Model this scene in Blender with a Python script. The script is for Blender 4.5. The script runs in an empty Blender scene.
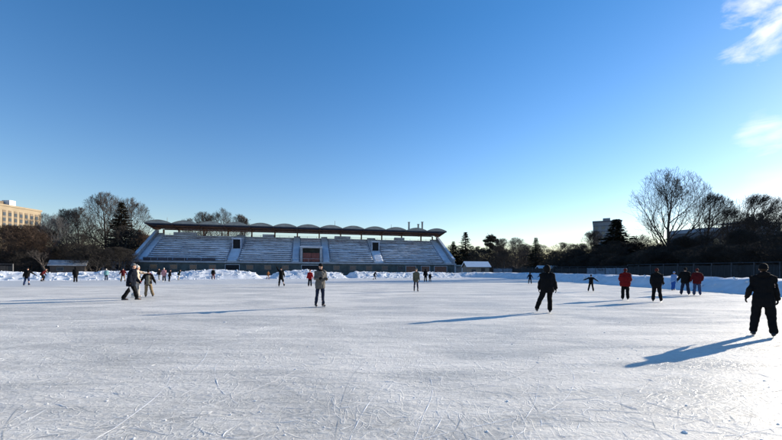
import bpy, bmesh, math, random
from mathutils import Vector, Matrix, noise as mnoise
from math import sin, cos, pi, radians as R, sqrt, atan2

S = bpy.context.scene
COL = S.collection
V = Vector
rnd = random.Random(11)

# ------------------------------------------------------------------ helpers
def link(o, parent=None):
    COL.objects.link(o)
    if parent: o.parent = parent
    return o

def tag(o, label=None, cat=None, group=None, kind=None):
    if label: o['label'] = label
    if cat: o['category'] = cat
    if group: o['group'] = group
    if kind: o['kind'] = kind
    return o

def empty(name, loc=(0, 0, 0), rz=0, **k):
    o = bpy.data.objects.new(name, None)
    o.empty_display_size = .3
    o.location = loc
    o.rotation_euler = (0, 0, rz)
    link(o)
    return tag(o, **k)

def mesh(name, bm, m, parent=None, smooth=False):
    me = bpy.data.meshes.new(name)
    bm.normal_update()
    bm.to_mesh(me)
    bm.free()
    if m: me.materials.append(m)
    if smooth: me.polygons.foreach_set('use_smooth', [True] * len(me.polygons))
    return link(bpy.data.objects.new(name, me), parent)

def pymesh(name, vs, fs, m, parent=None, smooth=False):
    me = bpy.data.meshes.new(name)
    me.from_pydata(vs, [], fs)
    if m: me.materials.append(m)
    if smooth: me.polygons.foreach_set('use_smooth', [True] * len(me.polygons))
    me.update()
    return link(bpy.data.objects.new(name, me), parent)

def copy_tree(o, parent=None):
    c = o.copy(); COL.objects.link(c); c.parent = parent
    for ch in list(o.children): copy_tree(ch, c)
    return c

def box(bm, x0, x1, y0, y1, z0, z1):
    v = [bm.verts.new(p) for p in ((x0,y0,z0),(x1,y0,z0),(x1,y1,z0),(x0,y1,z0),(x0,y0,z1),(x1,y0,z1),(x1,y1,z1),(x0,y1,z1))]
    for f in ((3,2,1,0),(4,5,6,7),(0,1,5,4),(1,2,6,5),(2,3,7,6),(3,0,4,7)):
        bm.faces.new([v[i] for i in f])

def boxm(*boxes):
    bm = bmesh.new()
    for b in boxes: box(bm, *b)
    return bm

def prism(bm, prof, a0, a1, axis='x'):
    """profile (p,z) extruded along axis x (p=y) or y (p=x)"""
    def P(a, p, z): return (a, p, z) if axis == 'x' else (p, a, z)
    A = [bm.verts.new(P(a0, p, z)) for p, z in prof]
    B = [bm.verts.new(P(a1, p, z)) for p, z in prof]
    n = len(prof)
    for i in range(n):
        j = (i + 1) % n
        bm.faces.new((A[i], A[j], B[j], B[i]))
    bm.faces.new(A[::-1]); bm.faces.new(B)
    bmesh.ops.recalc_face_normals(bm, faces=bm.faces[:])

def frame_of(d):
    d = d.normalized()
    up = V((0, 0, 1)) if abs(d.z) < .95 else V((0, 1, 0))
    a = d.cross(up).normalized()
    return a, a.cross(d).normalized()

def loft(bm, rings, n=12):
    """rings: (centre, ax, ay) with ax, ay radius vectors; closed with fans"""
    loops = []
    for c, ax, ay in rings:
        loops.append([bm.verts.new(c + ax * cos(2*pi*k/n) + ay * sin(2*pi*k/n)) for k in range(n)])
    for A, B in zip(loops, loops[1:]):
        for k in range(n):
            bm.faces.new((A[k], A[(k+1) % n], B[(k+1) % n], B[k]))
    bm.faces.new(loops[0][::-1]); bm.faces.new(loops[-1])

def tube(bm, pts, rad, n=10):
    """tapered tube with rounded ends through pts"""
    pts = [V(p) for p in pts]
    rings = []
    for i, p in enumerate(pts):
        d = (pts[min(i+1, len(pts)-1)] - pts[max(i-1, 0)]).normalized()
        a, b = frame_of(d)
        r = rad[i]
        if i == 0:
            for t in (.95, .7, .35):
                rings.append((p - d*r*t, a*r*sqrt(1-t*t), b*r*sqrt(1-t*t)))
        rings.append((p, a*r, b*r))
        if i == len(pts)-1:
            for t in (.35, .7, .95):
                rings.append((p + d*r*t, a*r*sqrt(1-t*t), b*r*sqrt(1-t*t)))
    loft(bm, rings, n)

def ellipsoid(bm, c, ax, ay, az, n=14, m=9):
    rings = []
    for i in range(m):
        t = -pi/2 + pi*(i+.35)/(m-.3)
        rings.append((V(c) + az*sin(t), ax*cos(t), ay*cos(t)))
    loft(bm, rings, n)

# ------------------------------------------------------------------ materials
def newmat(name):
    m = bpy.data.materials.new(name); m.use_nodes = True
    nt = m.node_tree
    b = nt.nodes['Principled BSDF']
    return m, nt, b

def mat(name, col, rough=.8, var=.2, scale=6, bump=0, bscale=30, spec=.3, metal=0, trans=None, stretch=None):
    m, nt, b = newmat(name)
    N = nt.nodes.new; L = nt.links.new
    tc = N('ShaderNodeTexCoord')
    src = tc.outputs['Object']
    if stretch:
        mp = N('ShaderNodeMapping'); mp.inputs['Scale'].default_value = stretch
        L(src, mp.inputs['Vector']); src = mp.outputs[0]
    nz = N('ShaderNodeTexNoise'); nz.inputs['Scale'].default_value = scale; nz.inputs['Detail'].default_value = 5
    L(src, nz.inputs['Vector'])
    mx = N('ShaderNodeMix'); mx.data_type = 'RGBA'
    lo = [c*(1-var) for c in col]; hi = [min(1, c*(1+var)) for c in col]
    mx.inputs[6].default_value = (*lo, 1); mx.inputs[7].default_value = (*hi, 1)
    rp = N('ShaderNodeMapRange'); rp.inputs[1].default_value = .3; rp.inputs[2].default_value = .7
    L(nz.outputs['Fac'], rp.inputs[0]); L(rp.outputs[0], mx.inputs[0])
    L(mx.outputs[2], b.inputs['Base Color'])
    b.inputs['Roughness'].default_value = rough
    b.inputs['Specular IOR Level'].default_value = spec
    b.inputs['Metallic'].default_value = metal
    if bump:
        n2 = N('ShaderNodeTexNoise'); n2.inputs['Scale'].default_value = bscale; n2.inputs['Detail'].default_value = 6
        L(src, n2.inputs['Vector'])
        bp = N('ShaderNodeBump'); bp.inputs['Strength'].default_value = bump; bp.inputs['Distance'].default_value = .02
        L(n2.outputs['Fac'], bp.inputs['Height']); L(bp.outputs[0], b.inputs['Normal'])
    return m

def snow_on_top(m, lo=.35, hi=.75, amount=1.0, col=(.82, .84, .88)):
    """settled snow lying on the upward faces of a surface, broken up by noise"""
    nt = m.node_tree; b = nt.nodes['Principled BSDF']; N = nt.nodes.new; L = nt.links.new
    old = b.inputs['Base Color'].links[0].from_socket
    g = N('ShaderNodeNewGeometry'); sx = N('ShaderNodeSeparateXYZ'); L(g.outputs['Normal'], sx.inputs[0])
    tc = N('ShaderNodeTexCoord'); nz = N('ShaderNodeTexNoise'); nz.inputs['Scale'].default_value = 2.5; nz.inputs['Detail'].default_value = 6
    L(tc.outputs['Object'], nz.inputs['Vector'])
    ad = N('ShaderNodeMath'); ad.operation = 'MULTIPLY_ADD'; ad.inputs[1].default_value = 1.6; ad.inputs[2].default_value = -.8
    L(nz.outputs['Fac'], ad.inputs[0])
    a2 = N('ShaderNodeMath'); a2.operation = 'ADD'; L(sx.outputs['Z'], a2.inputs[0]); L(ad.outputs[0], a2.inputs[1])
    mr = N('ShaderNodeMapRange'); mr.inputs[1].default_value = lo; mr.inputs[2].default_value = hi; mr.inputs[4].default_value = amount
    L(a2.outputs[0], mr.inputs[0])
    mx = N('ShaderNodeMix'); mx.data_type = 'RGBA'; mx.inputs[7].default_value = (*col, 1)
    L(mr.outputs[0], mx.inputs[0]); L(old, mx.inputs[6]); L(mx.outputs[2], b.inputs['Base Color'])
    return m

def cloth(name, col, rough=.85, bump=.25):
    return mat(name, col, rough, .18, 9, bump, 60, spec=.08)

M = {}
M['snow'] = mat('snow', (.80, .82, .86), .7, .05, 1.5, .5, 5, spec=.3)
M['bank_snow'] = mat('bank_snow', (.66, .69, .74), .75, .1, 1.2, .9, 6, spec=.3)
M['concrete'] = snow_on_top(mat('concrete', (.26, .28, .31), .85, .2, 2, .3, 20), .3, .6)
M['riser'] = mat('riser_concrete', (.36, .40, .48), .85, .35, 1.2, .3, 12)
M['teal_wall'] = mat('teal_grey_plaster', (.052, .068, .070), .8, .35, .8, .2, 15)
M['rim'] = mat('rim_concrete', (.27, .30, .34), .8, .2, 1.5, .2, 15)
M['bench_blue'] = mat('blue_bench_paint', (.15, .19, .30), .6, .3, 2)
M['bench_red'] = mat('maroon_bench_paint', (.26, .10, .12), .6, .3, 2)
M['maroon'] = mat('maroon_door_paint', (.13, .042, .038), .6, .25, 2)
M['brown_door'] = mat('brown_door_paint', (.16, .075, .05), .6, .25, 2)
M['roof_grey'] = mat('grey_roof_sheet', (.32, .31, .275), .7, .18, 1.2, .2, 10)
M['soffit'] = mat('navy_soffit', (.035, .04, .06), .7, .3, 1)
M['timber'] = mat('orange_brown_steel', (.14, .07, .042), .7, .3, 1.5, .2, 12)
M['dark'] = mat('dark_opening', (.012, .013, .016), .9, .3, 2)
M['glass'] = mat('window_glass', (.03, .04, .055), .12, .3, .6, spec=.6)
M['pale_frame'] = mat('pale_frame', (.55, .57, .58), .6, .1, 3)
M['stand_snow'] = mat('shaded_stand_snow', (.58, .625, .70), .75, .12, .8, .4, 6)  # stand's shade put into the snow colour, darker and bluer than plain snow
M['grey_roof_snow'] = mat('mottled_grey_snow', (.34, .34, .35), .75, .35, 1.2, .4, 6)  # greyer, more mottled than the other roof snow
M['wframe'] = mat('weathered_frame', (.10, .115, .12), .7, .3, 3)
M['metal'] = mat('dark_metal', (.07, .07, .075), .5, .3, 3, metal=.5)
M['fence_dark'] = snow_on_top(mat('dark_fence_board', (.025, .024, .024), .8, .4, 1.5, .3, 10, stretch=(6, 6, .6)), .5, .8)
M['fence_grey'] = mat('grey_fence_board', (.16, .19, .23), .8, .25, 1.5, .3, 10)
M['hut_wood'] = mat('hut_boards', (.20, .17, .14), .8, .3, 1.5, .3, 12, stretch=(6, 6, .6))
M['hut_dark'] = mat('hut_dark_boards', (.06, .05, .045), .8, .3, 1.5)
M['roof_green'] = mat('green_roof_sheet', (.09, .14, .14), .7, .2, 1.5)
M['pale_plaster'] = mat('pale_plaster', (.33, .37, .42), .8, .2, 1)
M['beige'] = mat('beige_facade', (.27, .215, .145), .85, .12, .3, .2, 4)
M['strip'] = mat('brown_facade_strip', (.16, .125, .09), .85, .25, .6)
M['tower'] = mat('tower_panel', (.19, .205, .225), .85, .15, .25, .2, 3)
M['tower_band'] = mat('tower_joint', (.085, .095, .115), .85, .15, .3)
M['blue_grey'] = mat('blue_grey_cladding', (.20, .25, .32), .6, .15, .2)
M['white_panel'] = mat('white_panel', (.72, .73, .74), .7, .06, 1)
M['bark'] = snow_on_top(mat('bark', (.050, .040, .033), .9, .35, 4, .5, 16), .75, 1.15, .85)
M['bark_plain'] = mat('grey_bark', (.050, .042, .037), .9, .35, 4, .5, 16)
M['twig_grey'] = mat('grey_twigs', (.062, .051, .044), .9, .35, .7)
M['twig_dark'] = mat('dark_twigs', (.028, .024, .021), .9, .35, .7)
M['twig_brown'] = mat('rusty_brown_twigs', (.056, .036, .025), .9, .35, .5)
M['twig_frost'] = mat('frosted_twigs', (.105, .10, .10), .9, .4, .6)
M['needles'] = mat('spruce_needles', (.022, .032, .022), .8, .5, .9)
M['needles_brown'] = mat('brownish_spruce_needles', (.045, .038, .026), .8, .5, .9)
M['skin'] = mat('skin', (.50, .29, .21), .5, .08, 12)
M['eye'] = mat('eye', (.03, .022, .02), .25, .1, 4)
M['lip'] = mat('lip', (.30, .11, .09), .5, .1, 8)
M['steel'] = mat('blade_steel', (.55, .56, .58), .3, .1, 8, metal=.9)
M['boot_black'] = mat('black_leather', (.018, .018, .02), .45, .2, 8)
M['boot_white'] = mat('white_leather', (.68, .67, .65), .5, .08, 8)
M['boot_brown'] = mat('brown_leather', (.08, .045, .03), .5, .2, 8)

def sheet_ice():
    m, nt, b = newmat('skated_ice')
    N = nt.nodes.new; L = nt.links.new
    tc = N('ShaderNodeTexCoord'); P = tc.outputs['Object']
    def mapping(scale, rot=0):
        mp = N('ShaderNodeMapping'); mp.inputs['Scale'].default_value = scale; mp.inputs['Rotation'].default_value = (0, 0, rot)
        L(P, mp.inputs['Vector']); return mp.outputs[0]
    def nz(vec, scale, det=6, dist=0, rough=.6):
        n = N('ShaderNodeTexNoise'); n.inputs['Scale'].default_value = scale; n.inputs['Detail'].default_value = det
        n.inputs['Distortion'].default_value = dist; n.inputs['Roughness'].default_value = rough
        L(vec, n.inputs['Vector']); return n.outputs['Fac']
    def mr(v, a, c, lo=0, hi=1, smooth=False):
        r = N('ShaderNodeMapRange'); r.inputs[1].default_value = a; r.inputs[2].default_value = c
        r.inputs[3].default_value = lo; r.inputs[4].default_value = hi
        if smooth: r.interpolation_type = 'SMOOTHSTEP'
        L(v, r.inputs[0]); return r.outputs[0]
    def mth(op, a, c):
        k = N('ShaderNodeMath'); k.operation = op
        for i, s in enumerate((a, c)):
            if isinstance(s, (int, float)): k.inputs[i].default_value = s
            else: L(s, k.inputs[i])
        return k.outputs[0]
    # hairline scratches: thin ridges of stretched, distorted noise in several directions
    def hair(scale, rot, width):
        f = nz(mapping(scale, rot), 1, 2, 1.2, .5)
        d = mth('ABSOLUTE', mth('SUBTRACT', f, .5), 0)
        return mr(d, 0, width, 1, 0)
    h1 = hair((.75, 2.4, 1), .35, .010)
    h2 = hair((2.4, .9, 1), .6, .010)
    h3 = hair((1.0, 2.8, 1), -.5, .008)
    h4 = hair((1.3, 1.6, 1), 0, .008)
    hs = mth('MAXIMUM', mth('MAXIMUM', h1, h2), mth('MAXIMUM', h3, h4))
    patch = mr(nz(mapping((.28, .7, 1), .45), .8, 9, .9, .68), .42, .58)
    fine = nz(mapping((1, 1, 1)), 14, 8, .4, .72)
    streak = nz(mapping((.22, 1.7, 1), .5), .9, 6, .5)
    # bluish shadow strip painted into the ice colour beside the far bank (world distance along the rink's short axis)
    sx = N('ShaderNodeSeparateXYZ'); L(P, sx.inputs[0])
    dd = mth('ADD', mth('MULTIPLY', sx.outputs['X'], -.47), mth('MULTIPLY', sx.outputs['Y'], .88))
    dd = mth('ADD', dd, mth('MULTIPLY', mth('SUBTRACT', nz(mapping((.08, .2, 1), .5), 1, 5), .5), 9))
    shade_strip = mr(dd, 38, 43.5, 0, 1, True)
    # colours
    def mix(fac, a, c):
        k = N('ShaderNodeMix'); k.data_type = 'RGBA'
        L(fac, k.inputs[0])
        for i, s in ((6, a), (7, c)):
            if isinstance(s, tuple): k.inputs[i].default_value = (*s, 1)
            else: L(s, k.inputs[i])
        return k.outputs[2]
    dust = mth('MULTIPLY', mth('ADD', mth('MULTIPLY', patch, .6), mth('MULTIPLY', mr(streak, .35, .65), .4)), 1)
    base = mix(dust, (.42, .40, .365), (.77, .735, .68))
    base = mix(mth('MULTIPLY', mr(fine, .42, .68), .5), base, (.86, .825, .765))
    base = mix(mth('MULTIPLY', hs, .3), base, (.86, .84, .805))
    base = mix(mth('MULTIPLY', shade_strip, .45), base, (.42, .475, .55))
    L(base, b.inputs['Base Color'])
    L(mr(dust, 0, 1, .38, .72), b.inputs['Roughness'])
    b.inputs['Specular IOR Level'].default_value = .28
    hgt = mth('ADD', mth('MULTIPLY', fine, .9), mth('ADD', mth('MULTIPLY', hs, .2), mth('MULTIPLY', nz(mapping((.6, 1.6, 1), .5), 2.4, 7, .8), 1.8)))
    bp = N('ShaderNodeBump'); bp.inputs['Strength'].default_value = .75; bp.inputs['Distance'].default_value = .022
    L(hgt, bp.inputs['Height']); L(bp.outputs[0], b.inputs['Normal'])
    return m
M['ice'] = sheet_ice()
M['ice_cut'] = mat('cut_ice', (.36, .365, .365), .4, .15, 3)
M['shavings'] = mat('ice_shavings', (.86, .87, .89), .7, .05, 8)

# ------------------------------------------------------------------ people
PENDING = []
def remesh(name, bm, voxel, m, parent, puff=0, fold=0, seed=0):
    """overlapping closed shapes fused into one continuous surface (evaluated together in flush_remesh)"""
    me = bpy.data.meshes.new(name); bm.normal_update(); bm.to_mesh(me); bm.free()
    o = link(bpy.data.objects.new(name, me), parent)
    md = o.modifiers.new('r', 'REMESH'); md.mode = 'VOXEL'; md.voxel_size = voxel
    sm = o.modifiers.new('s', 'SMOOTH'); sm.iterations = 3; sm.factor = .5
    PENDING.append((o, m, puff, fold, seed))
    return o

def flush_remesh():
    dg = bpy.context.evaluated_depsgraph_get()
    for o, m, puff, fold, seed in PENDING:
        me = bpy.data.meshes.new_from_object(o.evaluated_get(dg))
        if puff or fold:
            n = len(me.vertices); co = [0.0]*(3*n); nr = [0.0]*(3*n)
            me.vertices.foreach_get('co', co); me.vertices.foreach_get('normal', nr)
            for i in range(0, 3*n, 3):
                x, y, z = co[i:i+3]; d = 0
                if fold: d += fold * mnoise.noise(V((x*9+seed, y*9, z*6))) + fold*.6*mnoise.noise(V((x*20, y*20+seed, z*12)))
                if puff: d += puff * (abs(sin(z*2*pi/.22)) - .6)
                co[i] = x + nr[i]*d; co[i+1] = y + nr[i+1]*d; co[i+2] = z + nr[i+2]*d
            me.vertices.foreach_set('co', co)
        me.name = o.name; me.materials.clear(); me.materials.append(m)
        me.polygons.foreach_set('use_smooth', [True]*len(me.polygons)); me.update()
        NEW.append((o, me))
    for o, me in NEW:
        o.modifiers.clear(); o.data = me
NEW = []

def hand_shapes(bm, wrist, d, inward, fwd, k, grow=0, curl=.5):
    """palm, four bent fingers, thumb; d = forearm direction, inward = palm normal, fwd = thumb side"""
    n = (inward - d*inward.dot(d)).normalized()
    w = d.cross(n).normalized()
    if w.dot(fwd) < 0: w = -w
    pc = wrist + d*.045*k
    loft(bm, [(wrist - d*.01*k, w*(.026+grow)*k, n*(.020+grow)*k), (wrist + d*.03*k, w*(.036+grow)*k, n*(.017+grow)*k),
              (wrist + d*.075*k, w*(.040+grow)*k, n*(.015+grow)*k), (wrist + d*.092*k, w*(.034+grow)*k, n*(.011+grow)*k)], 10)
    for off, ln in ((.030, .072), (.010, .082), (-.010, .076), (-.029, .058)):
        a = wrist + (d*.085 + w*off)*k
        d1 = (d*cos(curl*.6) + n*sin(curl*.6)); d2 = (d*cos(curl*1.6) + n*sin(curl*1.6))
        b_ = a + d1*ln*.55*k; c = b_ + d2*ln*.5*k
        r = .0092 + grow
        tube(bm, [a, b_, c], [r*k, r*.95*k, r*.8*k], 8)
    a = wrist + (d*.022 + w*.030)*k
    b_ = a + (d*.55 + w*.62 + n*.35).normalized()*.042*k
    c = b_ + (d*.85 + w*.25 + n*.45).normalized()*.034*k
    tube(bm, [a, b_, c], [(.0125+grow)*k, (.011+grow)*k, (.0085+grow)*k], 8)

PEOPLE = []
def person(X, Y, h, heading, label, jacket, trousers, hat='beanie', hatcol=None, glove=None, boots='boot_black', lean=4, side=0,
           L=(0, 4, 6), Rr=(0, 4, 6), La=(5, 10, 15), Ra=(5, 10, 15), yaw=0, nod=0, hem=.13, bulk=.05, puff=0, slim=False, near=False,
           skates=True, vest=None, pack=None, scarf=None, group=None):
    """leg = (flex, abduct, knee) degrees; arm = (flex, abduct, elbow) degrees; heading 0 looks away along +Y, 90 looks along +X"""
    k = h / 1.75
    vox = .011 if near else .017
    root = V((0, 0, .92*k))
    lr, sr = R(lean), R(side)
    up = V((sin(sr), sin(lr)*cos(sr), cos(lr)*cos(sr)))
    fwd = V((0, cos(lr), -sin(lr)))
    rt = fwd.cross(up).normalized()
    legs, arms = [], []
    for s, (fl, ab, kn) in ((-1, L), (1, Rr)):
        hip = root + V((s*.09*k, 0, 0))
        d1 = V((s*sin(R(ab)), sin(R(fl))*cos(R(ab)), -cos(R(fl))*cos(R(ab))))
        f2 = fl - kn
        d2 = V((s*sin(R(ab)), sin(R(f2))*cos(R(ab)), -cos(R(f2))*cos(R(ab))))
        knee = hip + d1*.43*k; ank = knee + d2*.40*k
        legs.append((hip, knee, ank, d2, s))
    for s, (fl, ab, el) in ((-1, La), (1, Ra)):
        sh = root + up*.52*k + rt*s*.185*k
        def arm_dir(f):
            return (rt*s*sin(R(ab)) + (fwd*sin(R(f)) - up*cos(R(f)))*cos(R(ab))).normalized()
        d1 = arm_dir(fl)
        d2 = arm_dir(fl + el)
        if ab < 50 and el > 45:                      # bent forearms come in across the front
            d2 = (d2 - rt*s*.45).normalized()
        elb = sh + d1*.29*k; wr = elb + d2*.25*k
        arms.append((sh, elb, wr, d2, s))
    sole = .115*k if skates else .075*k
    low = min(a.z for _, _, a, _, _ in legs)
    dz = V((0, 0, sole - low))
    root = root + dz
    legs = [(a+dz, b+dz, c+dz, d, s) for a, b, c, d, s in legs]
    arms = [(a+dz, b+dz, c+dz, d, s) for a, b, c, d, s in arms]
    neck = root + up*.585*k
    hu = (up + V((0, 0, .7)) + V((0, .012*nod, 0))).normalized()
    hq = Matrix.Rotation(R(-yaw), 3, 'Z')
    hf = hq @ V((0, 1, 0)); hf = (hf - hu*hf.dot(hu)).normalized(); hr = hf.cross(hu).normalized()
    hc = neck + hu*.155*k
    # --- body: one continuous surface
    bm = bmesh.new()
    loft(bm, [(root-up*.11*k, rt*.11*k, fwd*.09*k), (root, rt*.165*k, fwd*.115*k), (root+up*.16*k, rt*.135*k, fwd*.095*k), (root+up*.36*k, rt*.16*k, fwd*.112*k),
              (root+up*.49*k, rt*.165*k, fwd*.088*k), (root+up*.56*k, rt*.085*k, fwd*.065*k)], 16)
    tube(bm, [root+up*.53*k, neck+hu*.02*k, hc-hu*.04*k], [.066*k, .056*k, .055*k])
    ellipsoid(bm, hc+hu*.02*k-hf*.01*k, hr*.076*k, hf*.094*k, hu*.098*k)
    ellipsoid(bm, hc-hu*.045*k+hf*.022*k, hr*.058*k, hf*.068*k, hu*.070*k)
    tube(bm, [hc+hu*.018*k+hf*.082*k, hc-hu*.022*k+hf*.103*k], [.009*k, .015*k], 8)            # nose
    tube(bm, [hc+hu*.032*k+hf*.074*k-hr*.04*k, hc+hu*.034*k+hf*.083*k, hc+hu*.032*k+hf*.074*k+hr*.04*k], [.010*k]*3, 8)   # brow
    tube(bm, [hc-hu*.098*k+hf*.07*k, hc-hu*.09*k+hf*.078*k], [.018*k]*2, 8)                       # chin
    for s in (-1, 1): ellipsoid(bm, hc+hr*s*.077*k-hf*.01*k, hr*.012*k, hf*.020*k, hu*.031*k, 8, 6)
    for hip, kn, an, d2, s in legs:
        tube(bm, [hip, kn, an], [.085*k, .056*k, .042*k])
        tube(bm, [kn-V((0,0,.0))+(an-kn)*.3-V((0,.012*k,0)), an-(an-kn)*.35], [.052*k, .045*k])
        ff = V((0, 1, 0))
        tube(bm, [an-ff*.03*k-V((0,0,.03*k)), an+ff*.12*k-V((0,0,.035*k))], [.038*k, .032*k])
    for sh, el, wr, d2, s in arms:
        tube(bm, [sh-rt*s*.03*k, el, wr], [.056*k, .043*k, .030*k])
        hand_shapes(bm, wr, d2, -rt*s, fwd, k)
    body = remesh('person', bm, vox, M['skin'], None)
    body.location = (X, Y, 0); body.rotation_euler = (0, 0, -R(heading))
    tag(body, label, 'person', group)
    # --- jacket
    b = bulk
    bm = bmesh.new()
    dn = V((0, 0, -1))
    loft(bm, [(root+dn*hem*k, rt*(.16+b*.8)*k, V((0,1,0))*(.115+b*.85)*k), (root, rt*(.165+b)*k, fwd*(.12+b)*k), (root+up*.16*k, rt*(.145+b)*k, fwd*(.11+b)*k),
              (root+up*.36*k, rt*(.165+b)*k, fwd*(.12+b)*k), (root+up*.48*k, rt*(.155+b*.5)*k, fwd*(.098+b*.7)*k), (root+up*.565*k, rt*(.088+b*.4)*k, fwd*(.08+b*.3)*k),
              (neck+hu*.03*k, hr*.078*k, hf*.078*k)], 18)
    for sh, el, wr, d2, s in arms:
        tube(bm, [sh-rt*s*.05*k, sh, el, wr-d2*.015*k], [(.068+b*.35)*k, (.068+b*.4)*k, (.055+b*.4)*k, (.044+b*.35)*k])
    if pack == 'hood':
        ellipsoid(bm, neck-fwd*.10*k+up*.01*k, rt*.12*k, fwd*.07*k, up*.075*k)
    remesh('jacket', bm, vox*1.35, jacket, body, puff*k, .021*k, rnd.uniform(0, 50))
    if vest:
        bm = bmesh.new()
        loft(bm, [(root+dn*(hem-.03)*k, rt*(.13+b)*k, V((0,1,0))*(.14+b)*k), (root, rt*(.13+b)*k, fwd*(.145+b)*k), (root+up*.16*k, rt*(.115+b)*k, fwd*(.135+b)*k),
                  (root+up*.40*k, rt*(.12+b)*k, fwd*(.14+b)*k), (root+up*.49*k, rt*(.11+b*.6)*k, fwd*(.115+b*.8)*k)], 18)
        remesh('vest', bm, vox*1.35, vest, body, 0, .008*k, 3)
    # --- trousers
    bm = bmesh.new()
    t = .002 if slim else .022
    loft(bm, [(root-up*.13*k, rt*(.10)*k, fwd*(.085+t)*k), (root-up*.03*k, rt*(.165+t)*k, fwd*(.118+t)*k), (root+up*.1*k, rt*(.15+t)*k, fwd*(.105+t)*k)], 16)
    for hip, kn, an, d2, s in legs:
        tube(bm, [hip, kn, an+V((0,0,.05*k))], [(.094+t)*k, (.066+t)*k, (.056+t*1.3)*k])
    remesh('trousers', bm, vox*1.2, trousers, body, 0, .018*k, rnd.uniform(0, 50))
    # --- boots and blades
    for hip, kn, an, d2, s in legs:
        ff = V((s*.12, 1, 0)).normalized(); sd = V((ff.y, -ff.x, 0)); zz = V((0, 0, 1))
        bm = bmesh.new()
        fl = an - V((0, 0, .075*k))
        loft(bm, [(an+zz*.13*k, sd*.054*k, ff*.062*k), (an+zz*.03*k, sd*.048*k, ff*.056*k), (an-zz*.02*k+ff*.005*k, sd*.046*k, ff*.064*k)], 12)
        loft(bm, [(fl-ff*.085*k+zz*.03*k, sd*.03*k, zz*.026*k), (fl-ff*.06*k+zz*.05*k, sd*.042*k, zz*.05*k), (fl+ff*.02*k+zz*.05*k, sd*.044*k, zz*.05*k),
                  (fl+ff*.10*k+zz*.032*k, sd*.045*k, zz*.032*k), (fl+ff*.165*k+zz*.026*k, sd*.034*k, zz*.024*k), (fl+ff*.185*k+zz*.022*k, sd*.014*k, zz*.014*k)], 12)
        bo = mesh('skate' if skates else 'boot', bm, M[boots], body, True)
        if skates:
            bm = bmesh.new()
            q0 = fl - ff*.085*k; q1 = fl + ff*.17*k
            def sl(p, w, z0, z1, p2): 
                v = [bm.verts.new(x) for x in (p-sd*w+zz*z0, p+sd*w+zz*z0, p2+sd*w+zz*z0, p2-sd*w+zz*z0, p-sd*w+zz*z1, p+sd*w+zz*z1, p2+sd*w+zz*z1, p2-sd*w+zz*z1)]
                for f in ((3,2,1,0),(4,5,6,7),(0,1,5,4),(1,2,6,5),(2,3,7,6),(3,0,4,7)): bm.faces.new([v[i] for i in f])
            sl(q0-ff*.015*k, .0035*k, -.040*k, -.020*k, q1+ff*.015*k)
            sl(q0+ff*.01*k, .012*k, -.020*k, .006*k, q0+ff*.06*k)
            sl(q1-ff*.09*k, .012*k, -.020*k, .006*k, q1-ff*.03*k)
            mesh('blade', bm, M['steel'], bo)
    # --- head wear
    hm = hatcol or jacket
    if hat in ('beanie', 'pompom', 'cap'):
        bm = bmesh.new()
        c = hc + hu*.03*k - hf*.012*k
        tl = (hu - hf*.25).normalized(); tf = (hf + hu*.25).normalized()
        rings = [(c+tl*z*k, hr*rx*k, tf*ry*k) for z, rx, ry in ((-.02, .090, .108), (.012, .092, .110), (.014, .086, .104), (.05, .083, .098), (.085, .066, .078), (.108, .036, .042), (.115, .008, .01))]
        loft(bm, rings, 16)
        if hat == 'pompom': ellipsoid(bm, c+tl*.135*k, hr*.032*k, tf*.032*k, tl*.032*k, 10, 7)
        if hat == 'cap':
            loft(bm, [(c+hf*.09*k+tl*.0*k, hr*.07*k, tl*.008*k), (c+hf*.135*k-tl*.01*k, hr*.06*k, tl*.006*k), (c+hf*.165*k-tl*.018*k, hr*.035*k, tl*.005*k)], 12)
        mesh('hat', bm, hm, body, True)
    if hat == 'hood' or hat == 'furhood':
        bm = bmesh.new()
        g = 1.06 if hat == 'furhood' else 1.0
        c = hc + hu*.012*k - hf*.03*k
        ellipsoid(bm, c, hr*.112*k*g, hf*.135*k, hu*.140*k*g, 24, 18)
        dead = [v for v in bm.verts if (v.co-c).dot(hf) > .075*k and ((v.co-c).dot(hr)/(.085*k))**2 + (((v.co-c).dot(hu)+.01*k)/(.11*k))**2 < 1]
        bmesh.ops.delete(bm, geom=dead, context='VERTS')
        ho = mesh('hood', bm, hm, body, True)
        sd = ho.modifiers.new('s', 'SOLIDIFY'); sd.thickness = .014*k; sd.offset = 1
        if hat == 'furhood':
            bm = bmesh.new()
            for q in range(26):
                a = 2*pi*q/26
                ellipsoid(bm, c + hf*.09*k + hr*.10*k*cos(a) + hu*.125*k*sin(a) - hu*.01*k, hr*.032*k, hf*.035*k, hu*.032*k, 6, 5)
            mesh('fur_trim', bm, M['boot_brown'], ho, True)
    if hat == 'hair' or near and hat in ('beanie', 'cap', 'pompom'):
        bm = bmesh.new()
        ellipsoid(bm, hc+hu*.012*k-hf*.03*k, hr*.083*k, hf*.082*k, hu*.09*k)
        mesh('hair', bm, hm if hat == 'hair' else HAIR, body, True)
    if near:
        for s in (-1, 1):
            bm = bmesh.new(); ellipsoid(bm, hc+hu*.012*k+hf*.080*k+hr*s*.031*k, hr*.012*k, hf*.007*k, hu*.007*k, 8, 6); mesh('eye', bm, M['eye'], body, True)
        bm = bmesh.new(); ellipsoid(bm, hc-hu*.058*k+hf*.088*k, hr*.024*k, hf*.006*k, hu*.007*k, 8, 6); mesh('mouth', bm, M['lip'], body, True)
    if glove:
        for sh, el, wr, d2, s in arms:
            bm = bmesh.new(); hand_shapes(bm, wr, d2, -rt*s, fwd, k, .0045)
            tube(bm, [wr-d2*.03*k, wr+d2*.01*k], [.040*k, .036*k])
            mesh('glove', bm, glove, body, True)
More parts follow.
